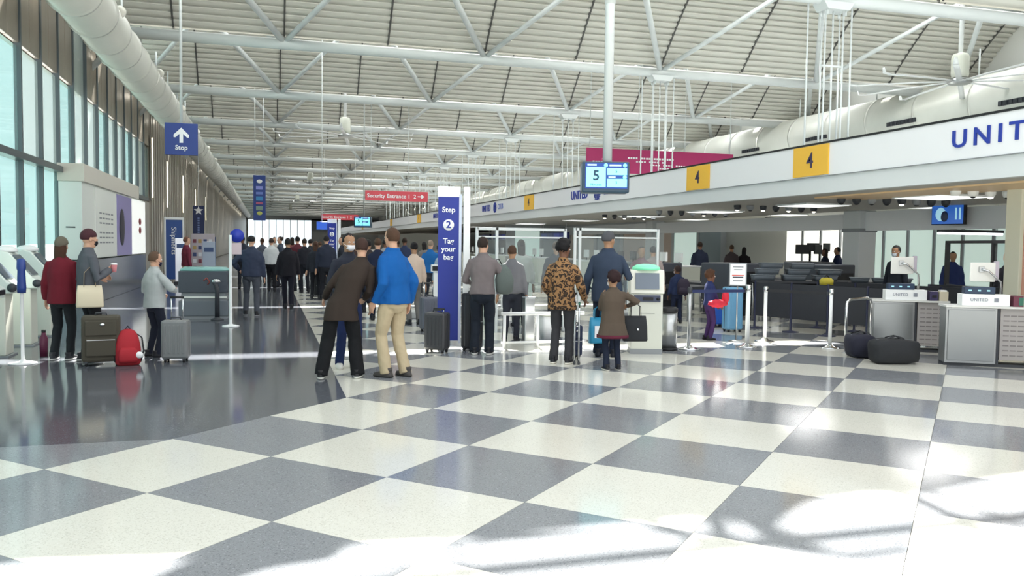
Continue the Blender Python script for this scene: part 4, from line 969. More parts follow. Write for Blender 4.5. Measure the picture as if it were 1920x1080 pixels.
suitcase('grey ribbed hard suitcase with pull handle in front of the light grey hoodie', *(-1.19, 12.09), -8, .34, .24, .52, mat('grey shell', '77797a', .35), True, .30)
suitcase('dark upright suitcase standing at the tall navy banner', *(2.45, 12.37), -32, .34, .26, .56, mat('graphite shell', '3a3a3d', .4), True, .04)
suitcase('slate suitcase half hidden behind the dark one at the banner', *(2.89, 15.31), 10, .34, .25, .60, mat('slate shell', '565a66', .4), True, .25)
suitcase('black suitcase pulled by the long-haired person in the crowd', *(1.62, 25.67), -5, .58, .3, .58, blk_f, False, .35)
suitcase('tall black suitcase beside the taupe sweater', *(3.01, 12.46), 20, .26, .26, .84, blk_f, False, .0)
suitcase('navy suitcase half hidden by the leopard print coat', *(4.26, 11.36), 0, .22, .2, .44, mat('navy fabric', '2c3550', .8), False, .45)
suitcase('small blue suitcase behind the child with the red bundle', *(8.93, 15.38), 0, .30, .22, .42, mat('azure shell', '2a64c8', .4), True)
suitcase('light blue tall case on the floor before the dark belt panels', *(8.66, 14.36), 0, .34, .24, .82, mat('pale azure shell', '6aa0c4', .4), True)
# walker frame held by the leopard coat
t = thing('walking_frame', 'silver walking frame with green grips held by the leopard print coat', 'walker', (4.15, 10.94, 0.0), radians(-20))
for s in (-1, 1):
    q = MB(); q.tube([(s*.03, -.2, .03), (s*.03, -.08, .75), (s*.03, 0, .84), (s*.03, .08, .75), (s*.03, .2, .03)], .012, 8); q.build('side_frame', chrome_m, t)
    q = MB(); q.tube([(s*.03, -.1, .83), (s*.03, .02, .84)], .017, 8); q.build('grip', mat('green grip', '3f7a68', .6), t)
    for q_ in (-.2, .2): MB().tube([(s*.03, q_, 0), (s*.03, q_, .04)], .018, 8).build('rubber_foot', dkgrey_m, t)
MB().tube([(-.03, .1, .5), (.03, .1, .5)], .01, 8).build('cross_bar', chrome_m, t)
# red backpack
t = thing('backpack', 'red backpack on the floor beside the olive suitcase', 'backpack', (-1.76, 11.9, 0.0), radians(10))
MB().loft([(0, 0, 0, .13, .09), (0, 0, .03, .155, .11), (0, 0, .22, .155, .11), (0, .01, .36, .13, .09), (0, .02, .44, .09, .06), (0, .02, .47, .04, .03)], 22, 2.6).build('pack_body', red_f, t)
MB().loft([(0, -.11, .04, .11, .03), (0, -.12, .08, .12, .04), (0, -.115, .2, .11, .035), (0, -.105, .24, .08, .02)], 18, 3).build('front_pocket', red_f, t)
for s in (-1, 1): MB().tube([(s*.08, .08, .42), (s*.17, .05, .35), (s*.19, .0, .18), (s*.15, -.02, .04)], [(.022, .006)]*4, 8).build('strap', blk_f, t)
q = MB(); q.ell((.13, -.13, .14), (.05, .03, .045)); q.build('white_tag', white_m, t); q = MB(); q.tube([(-.04, .02, .45), (0, .02, .51), (.04, .02, .45)], .008, 8); q.build('top_loop', blk_f, t)
# duffel bags
def duffel(label, pos, rz, L, r, m):
    t = thing('duffel_bag', label, 'bag', pos, radians(rz)); q = MB()
    q.tube([(-L/2, 0, r*.9), (-L/2+.04, 0, r*.93), (-L*.2, 0, r*.96), (L*.2, 0, r*.93), (L/2-.04, 0, r*.9), (L/2, 0, r*.88)], [(r*.5, r*.5), (r*.92, r*.84), (r*1.08, r*.95), (r*1.05, r*.92), (r*.9, r*.8), (r*.45, r*.45)], 24)
    o = q.build('bag_body', m, t)
    for v in o.data.vertices:
        c = v.co; yy, zz = c.y/r, (c.z-r*.93)/r; n_ = math.hypot(yy, zz)
        if n_ > .05: f_ = min(1.22, n_/((yy**4+zz**4)**.25)); c.y *= f_; c.z = r*.93+(c.z-r*.93)*f_
        f = noise.noise(Vector((c.x*9, c.y*9, c.z*9)))*.02; c.z = max(.003, c.z+f); c.y += f
    for s in (-1, 1):
        q = MB(); q.tube([(-.13, s*r*.75, r*1.45), (-.1, s*r*.3, r*1.95), (0, s*r*.15, r*2.1), (.1, s*r*.3, r*1.95), (.13, s*r*.75, r*1.45)], [(.016, .005)]*5, 8); q.build('carry_strap', blk_f, t)
    MB().bx(-L*.4, L*.4, -.006, .006, r*1.80, r*1.815).build('zip', grey_m, t); q = MB(); q.ell((-L*.25, -r*.85, r*1.3), (.02, .01, .02)); q.build('buckle', chrome_m, t)
duffel('large black duffel bag lying in front of the metal desk', (8.67, 9.99, 0.0), -12, .68, .19, mat('duffel black', '232529', .8, bump=.3, bscale=200))
duffel('navy black duffel bag lying under the metal rail', (8.62, 10.64, 0.0), -8, .40, .19, mat('duffel navy', '1e1f30', .8, bump=.3, bscale=200))
# bags that are carried
def tote(name, label, x, y, z, rz, w, d, h, m, hh, cat='bag', lean=0, strap=None):
    t = thing(name, label, cat, (x, y, z), radians(rz))
    MB().loft([(0, 0, 0, w*.5, d*.5), (0, 0, .02, w*.52, d*.55), (0, 0, h*.6, w*.5, d*.45), (0, 0, h, w*.45, d*.28)], 20, 5).build('bag_body', m, t)
    for s in (-1, 1):
        q = MB(); q.tube([(-w*.22, s*d*.25, h-.02), (-w*.2, s*d*.2, h+hh*.7), (0, s*d*.06, h+hh), (w*.2, s*d*.2, h+hh*.7), (w*.22, s*d*.25, h-.02)], [(.012, .004)]*5, 8); q.build('handle', strap or m, t)
    return t
tote('tote_bag', 'cream canvas tote bag hanging from the grey jacket sleeve', -2.26, 12.19, .74, 12, .32, .12, .29, mat('canvas', 'd9cdb4', .9, bump=.3, bscale=300), .24, strap=mat('tan strap', 'a8957c', .8))
bb = tote('shopping_bag', 'turquoise shopping bag hanging beside the tall dark jacket', 4.68, 11.5, .20, 0, .24, .12, .38, mat('turquoise bag', '2a90b8', .4), .16)
MB().bx(-.06, .05, -.066, -.062, .08, .26).build('white_print', letter_m, bb)
hb_ = tote('satchel', 'black satchel hanging from the arm of the small child', 4.77, 10.36, .36, -10, .32, .13, .34, blk_f, .18)
q = MB(); q.ell((.02, -.07, .16), (.016, .006, .016)); q.build('clasp', chrome_m, hb_)
t = thing('shoulder_bag', 'grey-green shoulder bag hanging behind the taupe sweater sleeve', 'bag', 3.4, 11.9, .0) if False else thing('shoulder_bag', 'grey-green shoulder bag hanging at the arm of the taupe sweater', 'bag', (3.39, 12.0, .90), radians(-10))
MB().loft([(0, 0, 0, .07, .05), (0, 0, .04, .13, .09), (0, 0, .22, .14, .09), (-.01, 0, .36, .10, .07), (-.02, 0, .44, .04, .03)], 20, 2.2).build('bag_body', mat('grey green', '59625f', .8, bump=.3, bscale=150), t)
q = MB(); q.tube([(-.03, 0, .42), (-.09, -.02, .52), (-.16, 0, .50)], [(.015, .006)]*3, 8); q.build('strap', blk_f, t)
t = thing('rucksack', 'dark rucksack worn by the child in the navy coat', 'backpack', (8.46, 15.99, .62), radians(-30))
MB().loft([(0, 0, 0, .11, .07), (0, 0, .03, .13, .09), (0, 0, .24, .13, .09), (0, 0, .34, .08, .06)], 20, 2.6).build('pack_body', mat('dark plum', '2a2233', .8), t); MB().loft([(0, -.09, .03, .09, .02), (0, -.1, .1, .095, .03), (0, -.09, .16, .07, .02)], 16, 3).build('front_pocket', mat('dark plum', '2a2233', .8), t)
t = thing('red_bundle', 'red jacket bundle carried by the child in the navy vest', 'jacket', (7.51, 12.93, .60), radians(10))
q = MB(); q.ell((0, 0, .06), (.19, .10, .07), 20, 12, lambda v: v*(1+noise.noise(v*2.5)*.25)); q.build('folded_cloth', mat('red cloth', 'c8283c', .8), t); q = MB(); q.ell((.15, -.02, .17), (.07, .06, .12), 14, 10); q.build('sleeve', mat('red cloth', 'c8283c', .8), t)
t = thing('drink_cup', 'pink and white cup held by the person in the grey zip jacket', 'cup', (-1.99, 12.36, 1.20))
MB().lathe([(.028, 0), (.04, .10), (.04, .105)]).build('cup', mat('cup pink', 'd98a90', .5), t); MB().lathe([(.042, .10), (.042, .115), (.03, .122)]).build('lid', white_m, t)
t = thing('phone', 'dark phone in the hands of the child in the grey hoodie', 'phone', (-1.37, 12.67, 1.0), radians(-40))
o = MB().box((0, 0, .03), (.075, .009, .15), rx=radians(-50)).build('phone_body', black_m, t, bevel=.003); MB().box((0, -.004, .034), (.066, .002, .13), rx=radians(-50)).build('phone_screen', mat('phone glass', '3a4452', .1), t)

# ------------------------------------------------------------ self-service kiosk, bin, belt posts
t = thing('self_service_kiosk', 'cream self-service kiosk with green dome beside the small child', 'kiosk', (5.53, 11.6, -0.0), radians(-18))
MB().bx(-.24, .24, 0, .36, .0, .92).build('cabinet', cream_m, t, bevel=.012)
q = MB(); q.prism([(-.02, .92), (.36, .92), (.36, 1.28), (.06, 1.28)], -.26, .26, 'yz'); q.build('screen_housing', mat('kiosk cream', 'dfe0d4', .35), t, bevel=.015)
sc = MB(); sc.box((-.0, .012, 1.11), (.36, .012, .25), rx=radians(-12.5)); sc.build('screen', mat('kiosk display', '6d7784', .15), t)
q = MB(); q.lathe([(.22, 0), (.21, .04), (.15, .075), (.05, .09)], (0, .2, 1.28)); q.build('green_dome', mat('green dome', '7fe0b4', .3, emit=.25), t)
MB().bx(-.20, .20, -.028, .0, .80, .90).build('reader_panel', mat('reader blue grey', '39425a', .4), t, bevel=.005); MB().bx(-.07, .09, -.034, -.026, .82, .87).build('ticket_slot', black_m, t)
q = MB(); q.tube([(.16, -.036, .845), (.16, -.026, .845)], .024, 14); q.build('round_reader', black_m, t)
MB().bx(-.12, .12, -.006, 0, .62, .625).build('seam', grey_m, t); MB().bx(-.245, .245, -.006, .37, 0, .08).build('kick_plate', grey_m, t)
t = thing('trash_bin', 'round brushed steel trash bin with black rim beside the green-topped kiosk', 'bin', (6.1, 12.01, 0.0))
MB().lathe([(.15, 0), (.15, .04)]).build('base_ring', black_m, t); MB().lathe([(.14, .04), (.14, .60)], n=32).build('steel_body', steel_m, t)
MB().lathe([(.145, .60), (.15, .61), (.15, .66), (.13, .68), (.10, .68), (.10, .62)], n=32).build('black_rim', black_m, t)
def stanchion(label, pos, h=1.0, white=False, group='belt posts by the desks', r=.028):
    t = thing('stanchion', label, 'post', pos, 0, group)
    MB().lathe([(.17, 0), (.17, .012), (.14, .022), (.06, .045), (.045, .07)]).build('base', chrome_m, t); m = white_m if white else steel_m
    MB().tube([(0, 0, .05), (0, 0, h-.08)], r, 16).build('post', m, t); MB().lathe([(r+.006, h-.09), (r+.01, h-.08), (r+.01, h-.02), (r, h)]).build('belt_head', dkgrey_m if not white else chrome_m, t)
    return t
pA, pB, pC, pD = (7.58, 12.09, 0.0), (6.47, 12.01, 0.0), (8.32, 12.72, 0.0), (8.89, 11.71, 0.0)
stanchion('steel belt post at the end of the navy belt, next to the framed notice', pA, 1.03, True, r=.036); stanchion('steel belt post beside the trash bin', pB, 1.0)
stanchion('steel belt post just behind the framed notice', pC, .97, True, r=.03); stanchion('steel belt post by the metal rail in front of the dark panels', pD, .98, True)
stanchion('steel belt post close to the clear screen frames', (5.41, 13.31, 0.0), .95)
def belt(label, a, b_, z=.93, c='26305a'):
    t = thing('retractable_belt', label, 'belt', (a[0], a[1], z)); q = MB(); dx, dy = b_[0]-a[0], b_[1]-a[1]
    L = math.hypot(dx, dy); q.box((dx/2, dy/2, 0), (L-.09, .006, .05), rz=atan2(dy, dx)); q.build('webbing', mat('belt '+c, c, .7), t)
    q = MB(); q.box((dx*(1-.06/L), dy*(1-.06/L), 0), (.03, .02, .055), rz=atan2(dy, dx)); q.build('belt_clip', dkgrey_m, t)
belt('navy belt stretched from the trash bin post to the notice post', pB, pA); belt('black belt running above the dark panels', pC, pD, .90, '1c1d22')
t = thing('notice_frame', 'white framed notice on a thin post above the navy belt', 'sign', (7.87, 12.9, 0.0), radians(-25))
MB().tube([(0, .02, .02), (0, .02, 1.0)], .012, 8).build('post', steel_m, t); MB().lathe([(.13, 0), (.13, .012), (.02, .03)]).build('base', steel_m, t)
f = MB().bx(-.15, .15, 0, .02, .97, 1.37).build('frame', grey_m, t, bevel=.003); MB().bx(-.13, .13, -.006, 0, .99, 1.35).build('notice_sheet', letter_m, t)
for i, (c, zz, w_) in enumerate((('8a8c92', 1.30, .09), ('8a8c92', 1.25, .07), ('c4443c', 1.15, .10), ('2c2f3c', 1.12, .09), ('8a8c92', 1.06, .08))): MB().bx(-w_, w_, -.009, -.006, zz-.01, zz+.01).build('printed_line', mat('print '+c, c, .6), t)
# dark belt panels
t = thing('panel_barrier', 'row of dark fabric queue panels hanging between round-footed posts', 'barrier', (9.54, 14.96, 0))
pts = [(0, 0), (.26, -.85), (.52, -1.62), (.80, -2.35), (1.10, -3.1)]
for i in range(4):
    a, b_ = pts[i], pts[i+1]; L = math.hypot(b_[0]-a[0], b_[1]-a[1])
    q = MB(); q.box(((a[0]+b_[0])/2, (a[1]+b_[1])/2, .60), (L-.04, .02, .68), rz=atan2(b_[1]-a[1], b_[0]-a[0])); q.build('fabric_panel', mat('panel charcoal', '2b2d33', .8), t, bevel=.004)
for a in pts: MB().lathe([(.16, 0), (.16, .012), (.03, .03), (.022, .05), (.022, .96), (.026, .97)], (a[0], a[1], 0)).build('post', mat('navy post', '1f2440', .5), t)
for k, (a, lb) in enumerate([((10.9, 14.8), 'second row of dark queue panels behind the first'), ((12.4, 13.4), 'third row of dark queue panels beside the desks')]):
    t = thing('panel_barrier', lb, 'barrier', (a[0], a[1], 0))
    for i in range(4):
        q = MB(); q.box((.28*i+.14, -.8*i-.4, .60), (.80, .02, .74), rz=atan2(-.8, .28)); q.build('fabric_panel', mat('panel charcoal', '2b2d33', .8), t, bevel=.004)
        MB().lathe([(.14, 0), (.14, .012), (.03, .03), (.022, .05), (.022, .97)], (.28*i, -.8*i, 0)).build('post', mat('navy post', '1f2440', .5), t)
# metal rail
t = thing('metal_rail', 'bent steel rail standing beside the metal desk above the duffel bags', 'rail', (8.73, 11.12, 0.0))
q = MB(); q.tube([(0, 0, 0), (0, 0, .72), (.02, .01, .80), (.09, .04, .84), (.46, .10, .86), (.54, .11, .83), (.56, .11, .76), (.56, .11, 0)], .022, 12); q.build('tube', chrome_m, t)
for px_, py_ in ((0, 0), (.56, .11)): MB().lathe([(.05, 0), (.05, .01), (.025, .015)], (px_, py_, 0)).build('floor_flange', steel_m, t)

# ------------------------------------------------------------ metal check-in desks
def metal_desk(lb, x, y, w1, w2, h):
    t = thing('check_in_desk', lb, 'desk', (x, y, 0), radians(-30))
    MB().bx(0, w1, .02, .36, .04, h-.03).build('desk_body', mat('desk steel', '9a9c9c', .3, .8, bump=.1, bscale=90), t, bevel=.006)
    MB().bx(.03, w1-.03, 0, .02, .08, h-.06).build('front_panel', mat('desk front', '8d9090', .28, .85), t, bevel=.004)
    MB().bx(-.01, w1+w2+.01, -.015, .42, h-.03, h).build('worktop', mat('pale worktop', 'd6d6d2', .3), t, bevel=.004)
    MB().bx(0, w1+w2, .05, .34, 0, .04).build('plinth', dkgrey_m, t)
    MB().bx(w1, w1+.035, .03, .34, .04, h-.03).build('dark_post', dkgrey_m, t)
    p = MB().bx(w1+.05, w1+w2, .05, .36, .10, h-.03).build('notice_panel', mat('notice panel', 'a5a09e', .45), t, bevel=.004)
    for r in range(9):
        q = MB()
        for i in range(4): q.bx(w1+.09+i*(w2-.13)/4, w1+.09+i*(w2-.13)/4+(w2-.13)/5, .046, .05, h-.14-r*.07, h-.125-r*.07)
        q.build('fine_print', mat('faint print', '7f7a7a', .6), p)
    return t
def desk_box(lb, x, y, z, w):
    t = thing('equipment_box', lb, 'box', (x, y, z), radians(-28))
    MB().bx(0, w, 0, .22, 0, .165).build('box_body', white_m, t, bevel=.006)
    text('UNITED', .06, mat('faint grey ink', '8a8f9c', .5), t, (w*.36, -.004, .085), FR, 'lettering', .001, .001, spacing=1.1)
    q = MB()
    for a in (-2, -1, 0, 1, 2): q.bx(w*.72+a*.012-.003, w*.72+a*.012+.003, -.004, 0, .055, .115); q.bx(w*.72-.03, w*.72+.03, -.004, 0, .085+a*.012-.003, .085+a*.012+.003)
    q.build('globe_emblem', mat('faint grey ink', '8a8f9c', .5), t)
    return t
def arm_screen(lb, x, y, z):
    t = thing('arm_monitor', lb, 'monitor', (x, y, z), radians(-12))
    MB().bx(-.19, .19, 0, .035, .24, .52).build('screen_back', mat('screen shell', 'e3e3de', .35), t, bevel=.012); MB().bx(.19, .25, .01, .06, .26, .54).build('side_speaker', mat('mauve grey', 'b8b0bc', .4), t, bevel=.008)
    MB().bx(-.18, .18, .035, .04, .25, .51).build('screen_glass', black_m, t)
    q = MB(); q.tube([(-.03, -.02, .42), (.04, -.06, .40), (.12, -.07, .33), (.24, -.05, .24), (.27, -.02, .10), (.27, 0, .0)], [.018, .014, .014, .014, .018, .022], 10); q.build('support_arm', chrome_m, t)
    MB().box((-.03, -.012, .42), (.08, .02, .08)).build('mount_plate', steel_m, t, bevel=.003)
    return t
def scanner(lb, x, y, z, w=.4):
    t = thing('document_scanner', lb, 'device', (x, y, z), radians(-28))
    MB().bx(0, w, 0, .14, 0, .10).build('device_body', mat('navy device', '1f3550', .4), t, bevel=.008)
    for i in range(3): MB().bx(.05+i*.12, .09+i*.12, -.004, 0, .04, .06).build('status_light', mat('pale cyan', '9ad4e4', .3, emit=.4), t)
D1 = (9.38, 11.33); D2 = (9.26, 9.66)
def on(D, a, b_): return D[0]+a*cos(radians(30))+b_*sin(radians(30)), D[1]-a*sin(radians(30))+b_*cos(radians(30))
metal_desk('brushed metal check-in desk standing behind the black duffel bag', D1[0], D1[1], .64, .50, .83); metal_desk('brushed metal check-in desk at the edge of the view, with a clear front', D2[0], D2[1], .66, .50, .86)
desk_box('white branded equipment box on the desk behind the duffel bags', *on(D1, .20, .02), .83, .62); desk_box('white branded equipment box on the desk at the edge of the view', *on(D2, .20, .02), .86, .62)
scanner('navy scanner on top of the branded box behind the duffel bags', *on(D1, .24, .06), .995); scanner('navy scanner on top of the branded box at the edge of the view', *on(D2, .24, .06), 1.025)
arm_screen('white arm-mounted monitor seen from behind, over the duffel bags', *on(D1, .50, .32), 1.0); arm_screen('white arm-mounted monitor seen from behind, at the edge of the view', *on(D2, .54, .32), .95)
def small(name, lb, D, a, z, w_, m, h=.15):
    t = thing(name, lb, 'printer' if 'printer' in name else 'holder', (*on(D, a, .03), z), radians(-28)); MB().bx(0, w_, 0, .18, 0, h).build('case', m, t, bevel=.006); return t
t = small('card_printer', 'small dark printer beside the branded box on the desk behind the duffel bags', D1, .86, .83, .12, mat('printer plum', '3a3358', .4)); MB().bx(.03, .1, -.004, 0, .05, .09).build('slot', black_m, t)
t = small('tag_holder', 'beige tag holder beside the small dark printer', D1, 1.0, .83, .13, mat('beige holder', 'c8bfa8', .5)); MB().bx(.02, .11, .02, .16, .15, .17).build('tags', white_m, t)
t = small('tag_holder', 'red and green card holder on the desk at the edge of the view', D2, .86, .86, .13, mat('burgundy holder', '6a3042', .5)); MB().bx(.07, .128, -.004, 0, .02, .13).build('green_card', mat('green card', '2f6a58', .5), t)

# ------------------------------------------------------------ clear screens, gates and scales by the queue
def screen_frame(lb, x0, x1, y, top, bars, name='screen_frame'):
    t = thing(name, lb, 'screen', (x0, y, 0)); w_ = x1-x0
    for xx in [0, w_]+bars: MB().bx(xx-.025, xx+.025, -.025, .025, 0, top).build('post', steel_white, t, bevel=.004)
    MB().bx(0, w_, -.025, .025, top-.05, top).build('top_rail', steel_white, t, bevel=.004); MB().bx(0, w_, -.02, .02, top-.19, top-.16).build('middle_rail', steel_white, t, bevel=.004)
    MB().bx(.03, w_-.03, -.004, .004, .75, top-.2).build('clear_pane', clear_m, t)
    for xx in (0, w_): MB().bx(xx-.06, xx+.06, -.2, .2, 0, .015).build('foot_plate', steel_m, t)
screen_frame('white-framed clear screen behind the taupe sweater', 3.70, 5.42, 15.0, 1.95, [.38]); screen_frame('white-framed clear screen behind the tall dark jacket', 5.62, 7.35, 15.0, 1.97, [.10])
t = thing('low_rail', 'low white rail between the taupe sweater and the leopard print coat', 'rail', (3.61, 12.75, 0.0))
for xx in (0, .55, 1.25): MB().tube([(xx, 0, 0), (xx, 0, .52)], .025, 10).build('rail_post', white_m, t)
MB().tube([(-.05, 0, .54), (1.35, 0, .54)], .03, 10).build('top_rail', white_m, t); MB().tube([(-.05, 0, .08), (1.35, 0, .08)], .02, 10).build('lower_rail', white_m, t)
t = thing('steel_bollard', 'square brushed steel bollard between the taupe sweater and the leopard print coat', 'bollard', (4.16, 13.23, 0.0)); MB().bx(-.085, .085, -.085, .085, .0, .76).build('bollard_body', steel_m, t, bevel=.012); MB().bx(-.09, .09, -.09, .09, .76, .78).build('bollard_cap', grey_m, t, bevel=.004); MB().bx(-.10, .10, -.10, .10, 0, .03).build('bollard_foot', grey_m, t)
def scale(lb, x, y, w_=1.0):
    t = thing('baggage_scale', lb, 'scale', (x, y, 0), 0, None)
    MB().bx(0, w_, 0, .6, 0, .14).build('scale_body', steel_m, t, bevel=.01); MB().bx(.03, w_-.03, .03, .57, .14, .16).build('weighing_plate', mat('plate pale', 'd8dad8', .25), t); MB().bx(w_*.7, w_*.7+.12, .62, .68, 0, 1.0).build('display_post', white_m, t, bevel=.008); MB().bx(w_*.7-.06, w_*.7+.2, .58, .68, 1.0, 1.16).build('display_head', white_m, t, bevel=.01); MB().bx(w_*.7-.04, w_*.7+.18, .575, .58, 1.02, 1.13).build('display_glass', black_m, t)
scale('baggage scale behind the steel bollard', 4.6, 18.4); scale('baggage scale behind the clear screen frames', 7.3, 17.2); scale('baggage scale behind the navy banner', 2.9, 18.0)
for i, (px_, py_, lb) in enumerate([(4.25, 16.6, 'white bag-drop podium beside the taupe sweater'), (5.3, 17.2, 'white bag-drop podium behind the leopard print coat'), (4.8, 19.3, 'white bag-drop podium farther behind the steel bollard')]):
    t = thing('bag_drop_podium', lb, 'podium', (px_, py_, 0))
    MB().loft([(0, 0, 0, .16, .12), (0, 0, .5, .15, .11), (0, 0, 1.0, .22, .16), (0, 0, 1.05, .22, .16)], 20, 4).build('podium_body', mat('mint white', 'd9e4dc', .35), t)
    MB().box((0, -.02, 1.22), (.34, .05, .26), rx=radians(-15)).build('screen_housing', white_m, t, bevel=.01); MB().box((0, -.05, 1.22), (.28, .01, .2), rx=radians(-15)).build('screen', mat('podium screen', '5d6670', .2), t)
t = thing('waste_basket', 'white square waste basket beyond the low rail', 'bin', (4.75, 13.9, 0)); MB().loft([(0, 0, 0, .13, .13), (0, 0, .40, .17, .17)], 20, 6).build('basket_body', white_m, t); MB().loft([(0, 0, .40, .18, .18), (0, 0, .42, .18, .18)], 20, 6).build('basket_rim', cream_m, t)

# ------------------------------------------------------------ desk row farther back under the canopy
def back_desk(lb, y, i):
    t = thing('airline_desk', lb, 'desk', (11.2, y, 0), 0, 'airline desks under the canopy')
    MB().bx(0, .7, 0, 2.0, 0, 1.05).build('desk_body', steel_m if i % 2 else cream_m, t, bevel=.01); MB().bx(-.05, .75, -.02, 2.02, 1.05, 1.09).build('worktop', white_m, t, bevel=.005)
    for a in (.4, 1.4):
        MB().bx(.3, .36, a, a+.42, 1.18, 1.46).build('screen_back', dkgrey_m if i % 2 else white_m, t, bevel=.008); MB().bx(.32, .35, a+.19, a+.23, 1.09, 1.18).build('screen_stand', dkgrey_m, t)
for i in range(12):
    back_desk(['airline desk beyond the clear screen frames', 'second airline desk beyond the clear screen frames', 'third airline desk beyond the clear screen frames'][i] if i < 3 else 'distant airline desk in the row under the canopy', 21.5+3.2*i, i)
for i in range(4):
    t = thing('flight_screen_strip', 'long dark blue screen strip behind the airline desks', 'screen', (14.2, 39+5*i, 1.92), 0, 'blue screen strips under the canopy')
    MB().bx(0, .12, 0, 4.2, 0, .34).build('strip_body', mat('strip navy', '1e2a6c', .35), t, bevel=.01)
    for k in range(4): MB().bx(-.006, 0, .1+k*1.02, 1.0+k*1.02, .04, .30).build('strip_screen', mat('strip screen', '2a3a8c', .3, emit=.15) if k % 2 else mat('strip screen dark', '27357e', .3), t)
    MB().tube([(.06, .3, .34), (.06, .3, .84)], .02, 8).build('hanging_rod', steel_white, t); MB().tube([(.06, 3.9, .34), (.06, 3.9, .84)], .02, 8).build('hanging_rod', steel_white, t)

# ------------------------------------------------------------ beam, column and the security hall behind
b = MB(); b.bx(15.9, 16.1, 4, 19.9, 2.14, 2.66); b.bx(15.9, 16.1, 19.9, 60, 2.18, 2.62); o = b.build('trim_1', board_m, kind='structure')
MB().bx(15.72, 16.28, 19.6, 20.3, 0, 2.7).build('column_casing', mat('column grey', 'd2d6d8', .4), o, bevel=.02); MB().bx(15.7, 16.3, 19.58, 20.32, 2.1, 2.2).build('column_collar', grey_m, o, bevel=.01)
MB().bx(15.72, 16.28, 32.6, 33.3, 0, 2.7).build('column_casing', mat('column grey', 'd2d6d8', .4), o, bevel=.02)
t = thing('pilaster', 'tall pale salmon-edged pilaster at the edge of the view behind the desks', 'pillar', (12.11, 11.05, 0)); MB().bx(-.07, .12, 0, .3, 0, 2.7).build('pillar_body', mat('pale pillar', 'd8d6c4', .5), t, bevel=.01); MB().bx(.0, .10, -.012, 0, .9, 2.6).build('salmon_strip', mat('salmon', 'cf9a88', .5), t)
t = thing('wall_television', 'blue television on the beam above the metal desks', 'television', (15.6, 16.35, 2.24), radians(-80))
MB().bx(-.44, .44, 0, .08, 0, .50).build('television_case', black_m, t, bevel=.01)
s_ = MB().bx(-.42, .40, -.01, 0, .02, .48).build('television_screen', mat('tv blue', '2b62b8', .3, emit=.6), t)
q = MB(); q.ell((-.18, -.014, .25), (.14, .008, .16)); q.build('pale_shape', mat('tv pale', 'a8d8ec', .3, emit=.6), t); q = MB(); q.ell((-.08, -.018, .20), (.10, .008, .13)); q.build('dark_shape', mat('tv dark', '142a58', .3), t); MB().bx(.2, .24, -.016, 0, .12, .4).build('pale_bar', MATS['tv pale'], t); MB().bx(.30, .34, -.016, 0, .12, .4).build('pale_bar', MATS['tv pale'], t)
MB().bx(-.1, .1, .08, .25, .2, .3).build('wall_bracket', dkgrey_m, t)
for i, (x, y, L, lb) in enumerate([(19.12, 20.4, 2.3, 'long strip light above the metal desks, below the beam'), (19.5, 30, 6, 'strip light above the scanner tables'), (22, 34, 6, 'strip light near the bright opening')]):
    t = thing('strip_light', lb, 'light', (x, y, 2.13 if i == 0 else 2.75), radians(-10 if i else -3)); MB().bx(0, L, -.06, .06, .03, .12).build('housing', dkgrey_m, t, bevel=.02); MB().bx(.02, L-.02, -.05, .05, -.03, .03).build('tube', tube_m, t, bevel=.015)
    for a in (.2, L-.2): MB().tube([(a, 0, .12), (a, 0, .89 if i == 0 else .27)], .012, 6).build('hanger', steel_white, t)
t = thing('black_frame', 'black-framed glass booth behind the metal desks', 'booth', (13.2, 12.0, 0), radians(70))
for a in (0, 1.1, 3.1): MB().bx(a-.04, a+.04, -.04, .04, 0, 1.82).build('booth_post', black_m, t)
MB().bx(-.04, 3.14, -.04, .04, 1.78, 1.84).build('booth_rail', black_m, t); MB().bx(.04, 1.06, -.006, .006, .9, 1.78).build('booth_pane', clear_m, t); MB().bx(0, 3.1, -.03, .03, 0, .9).build('booth_base', dkgrey_m, t)
# bright openings of the security hall
def openings():
    wr = [o for o in bpy.data.objects if o.name == 'wall_right'][0]
    for i in range(11):
        y = 22+1.45*i
        MB().bx(25.93, 25.96, y+.06, y+1.39, .1, 2.55).build('lit_pane', mat('frosted lit pane', 'd2e6de', .4, emit=.5) if i < 7 else mat('bright opening', 'fbfaee', .4, emit=1.3), wr); MB().bx(25.86, 26.0, y-.06, y+.06, 0, 2.6).build('mullion', grey_m, wr)
    w = MB().bx(12.5, 26, 44, 44.2, 0, 3.0).build('wall_middle', mat('hall partition', 'a7abae', .5), kind='structure')
    for i in range(8): MB().bx(13+1.6*i, 14.4+1.6*i, 43.94, 43.98, .2, 2.5).build('partition_panel', mat('panel beige', 'b7a79c', .5) if i in (4, 5) else (mat('panel blue grey', '8b979c', .3) if i % 2 else MATS['frosted lit pane'] if i in (0, 6) else panel2_m), w, bevel=.01)
    # clerestory strip over the security hall
    for i in range(14): MB().bx(25.9, 25.96, 20+2*i+.05, 22+2*i-.05, 2.75, 3.25).build('clerestory_pane', mat('bright clerestory', 'f4fafc', .4, emit=1.6), wr)
openings()
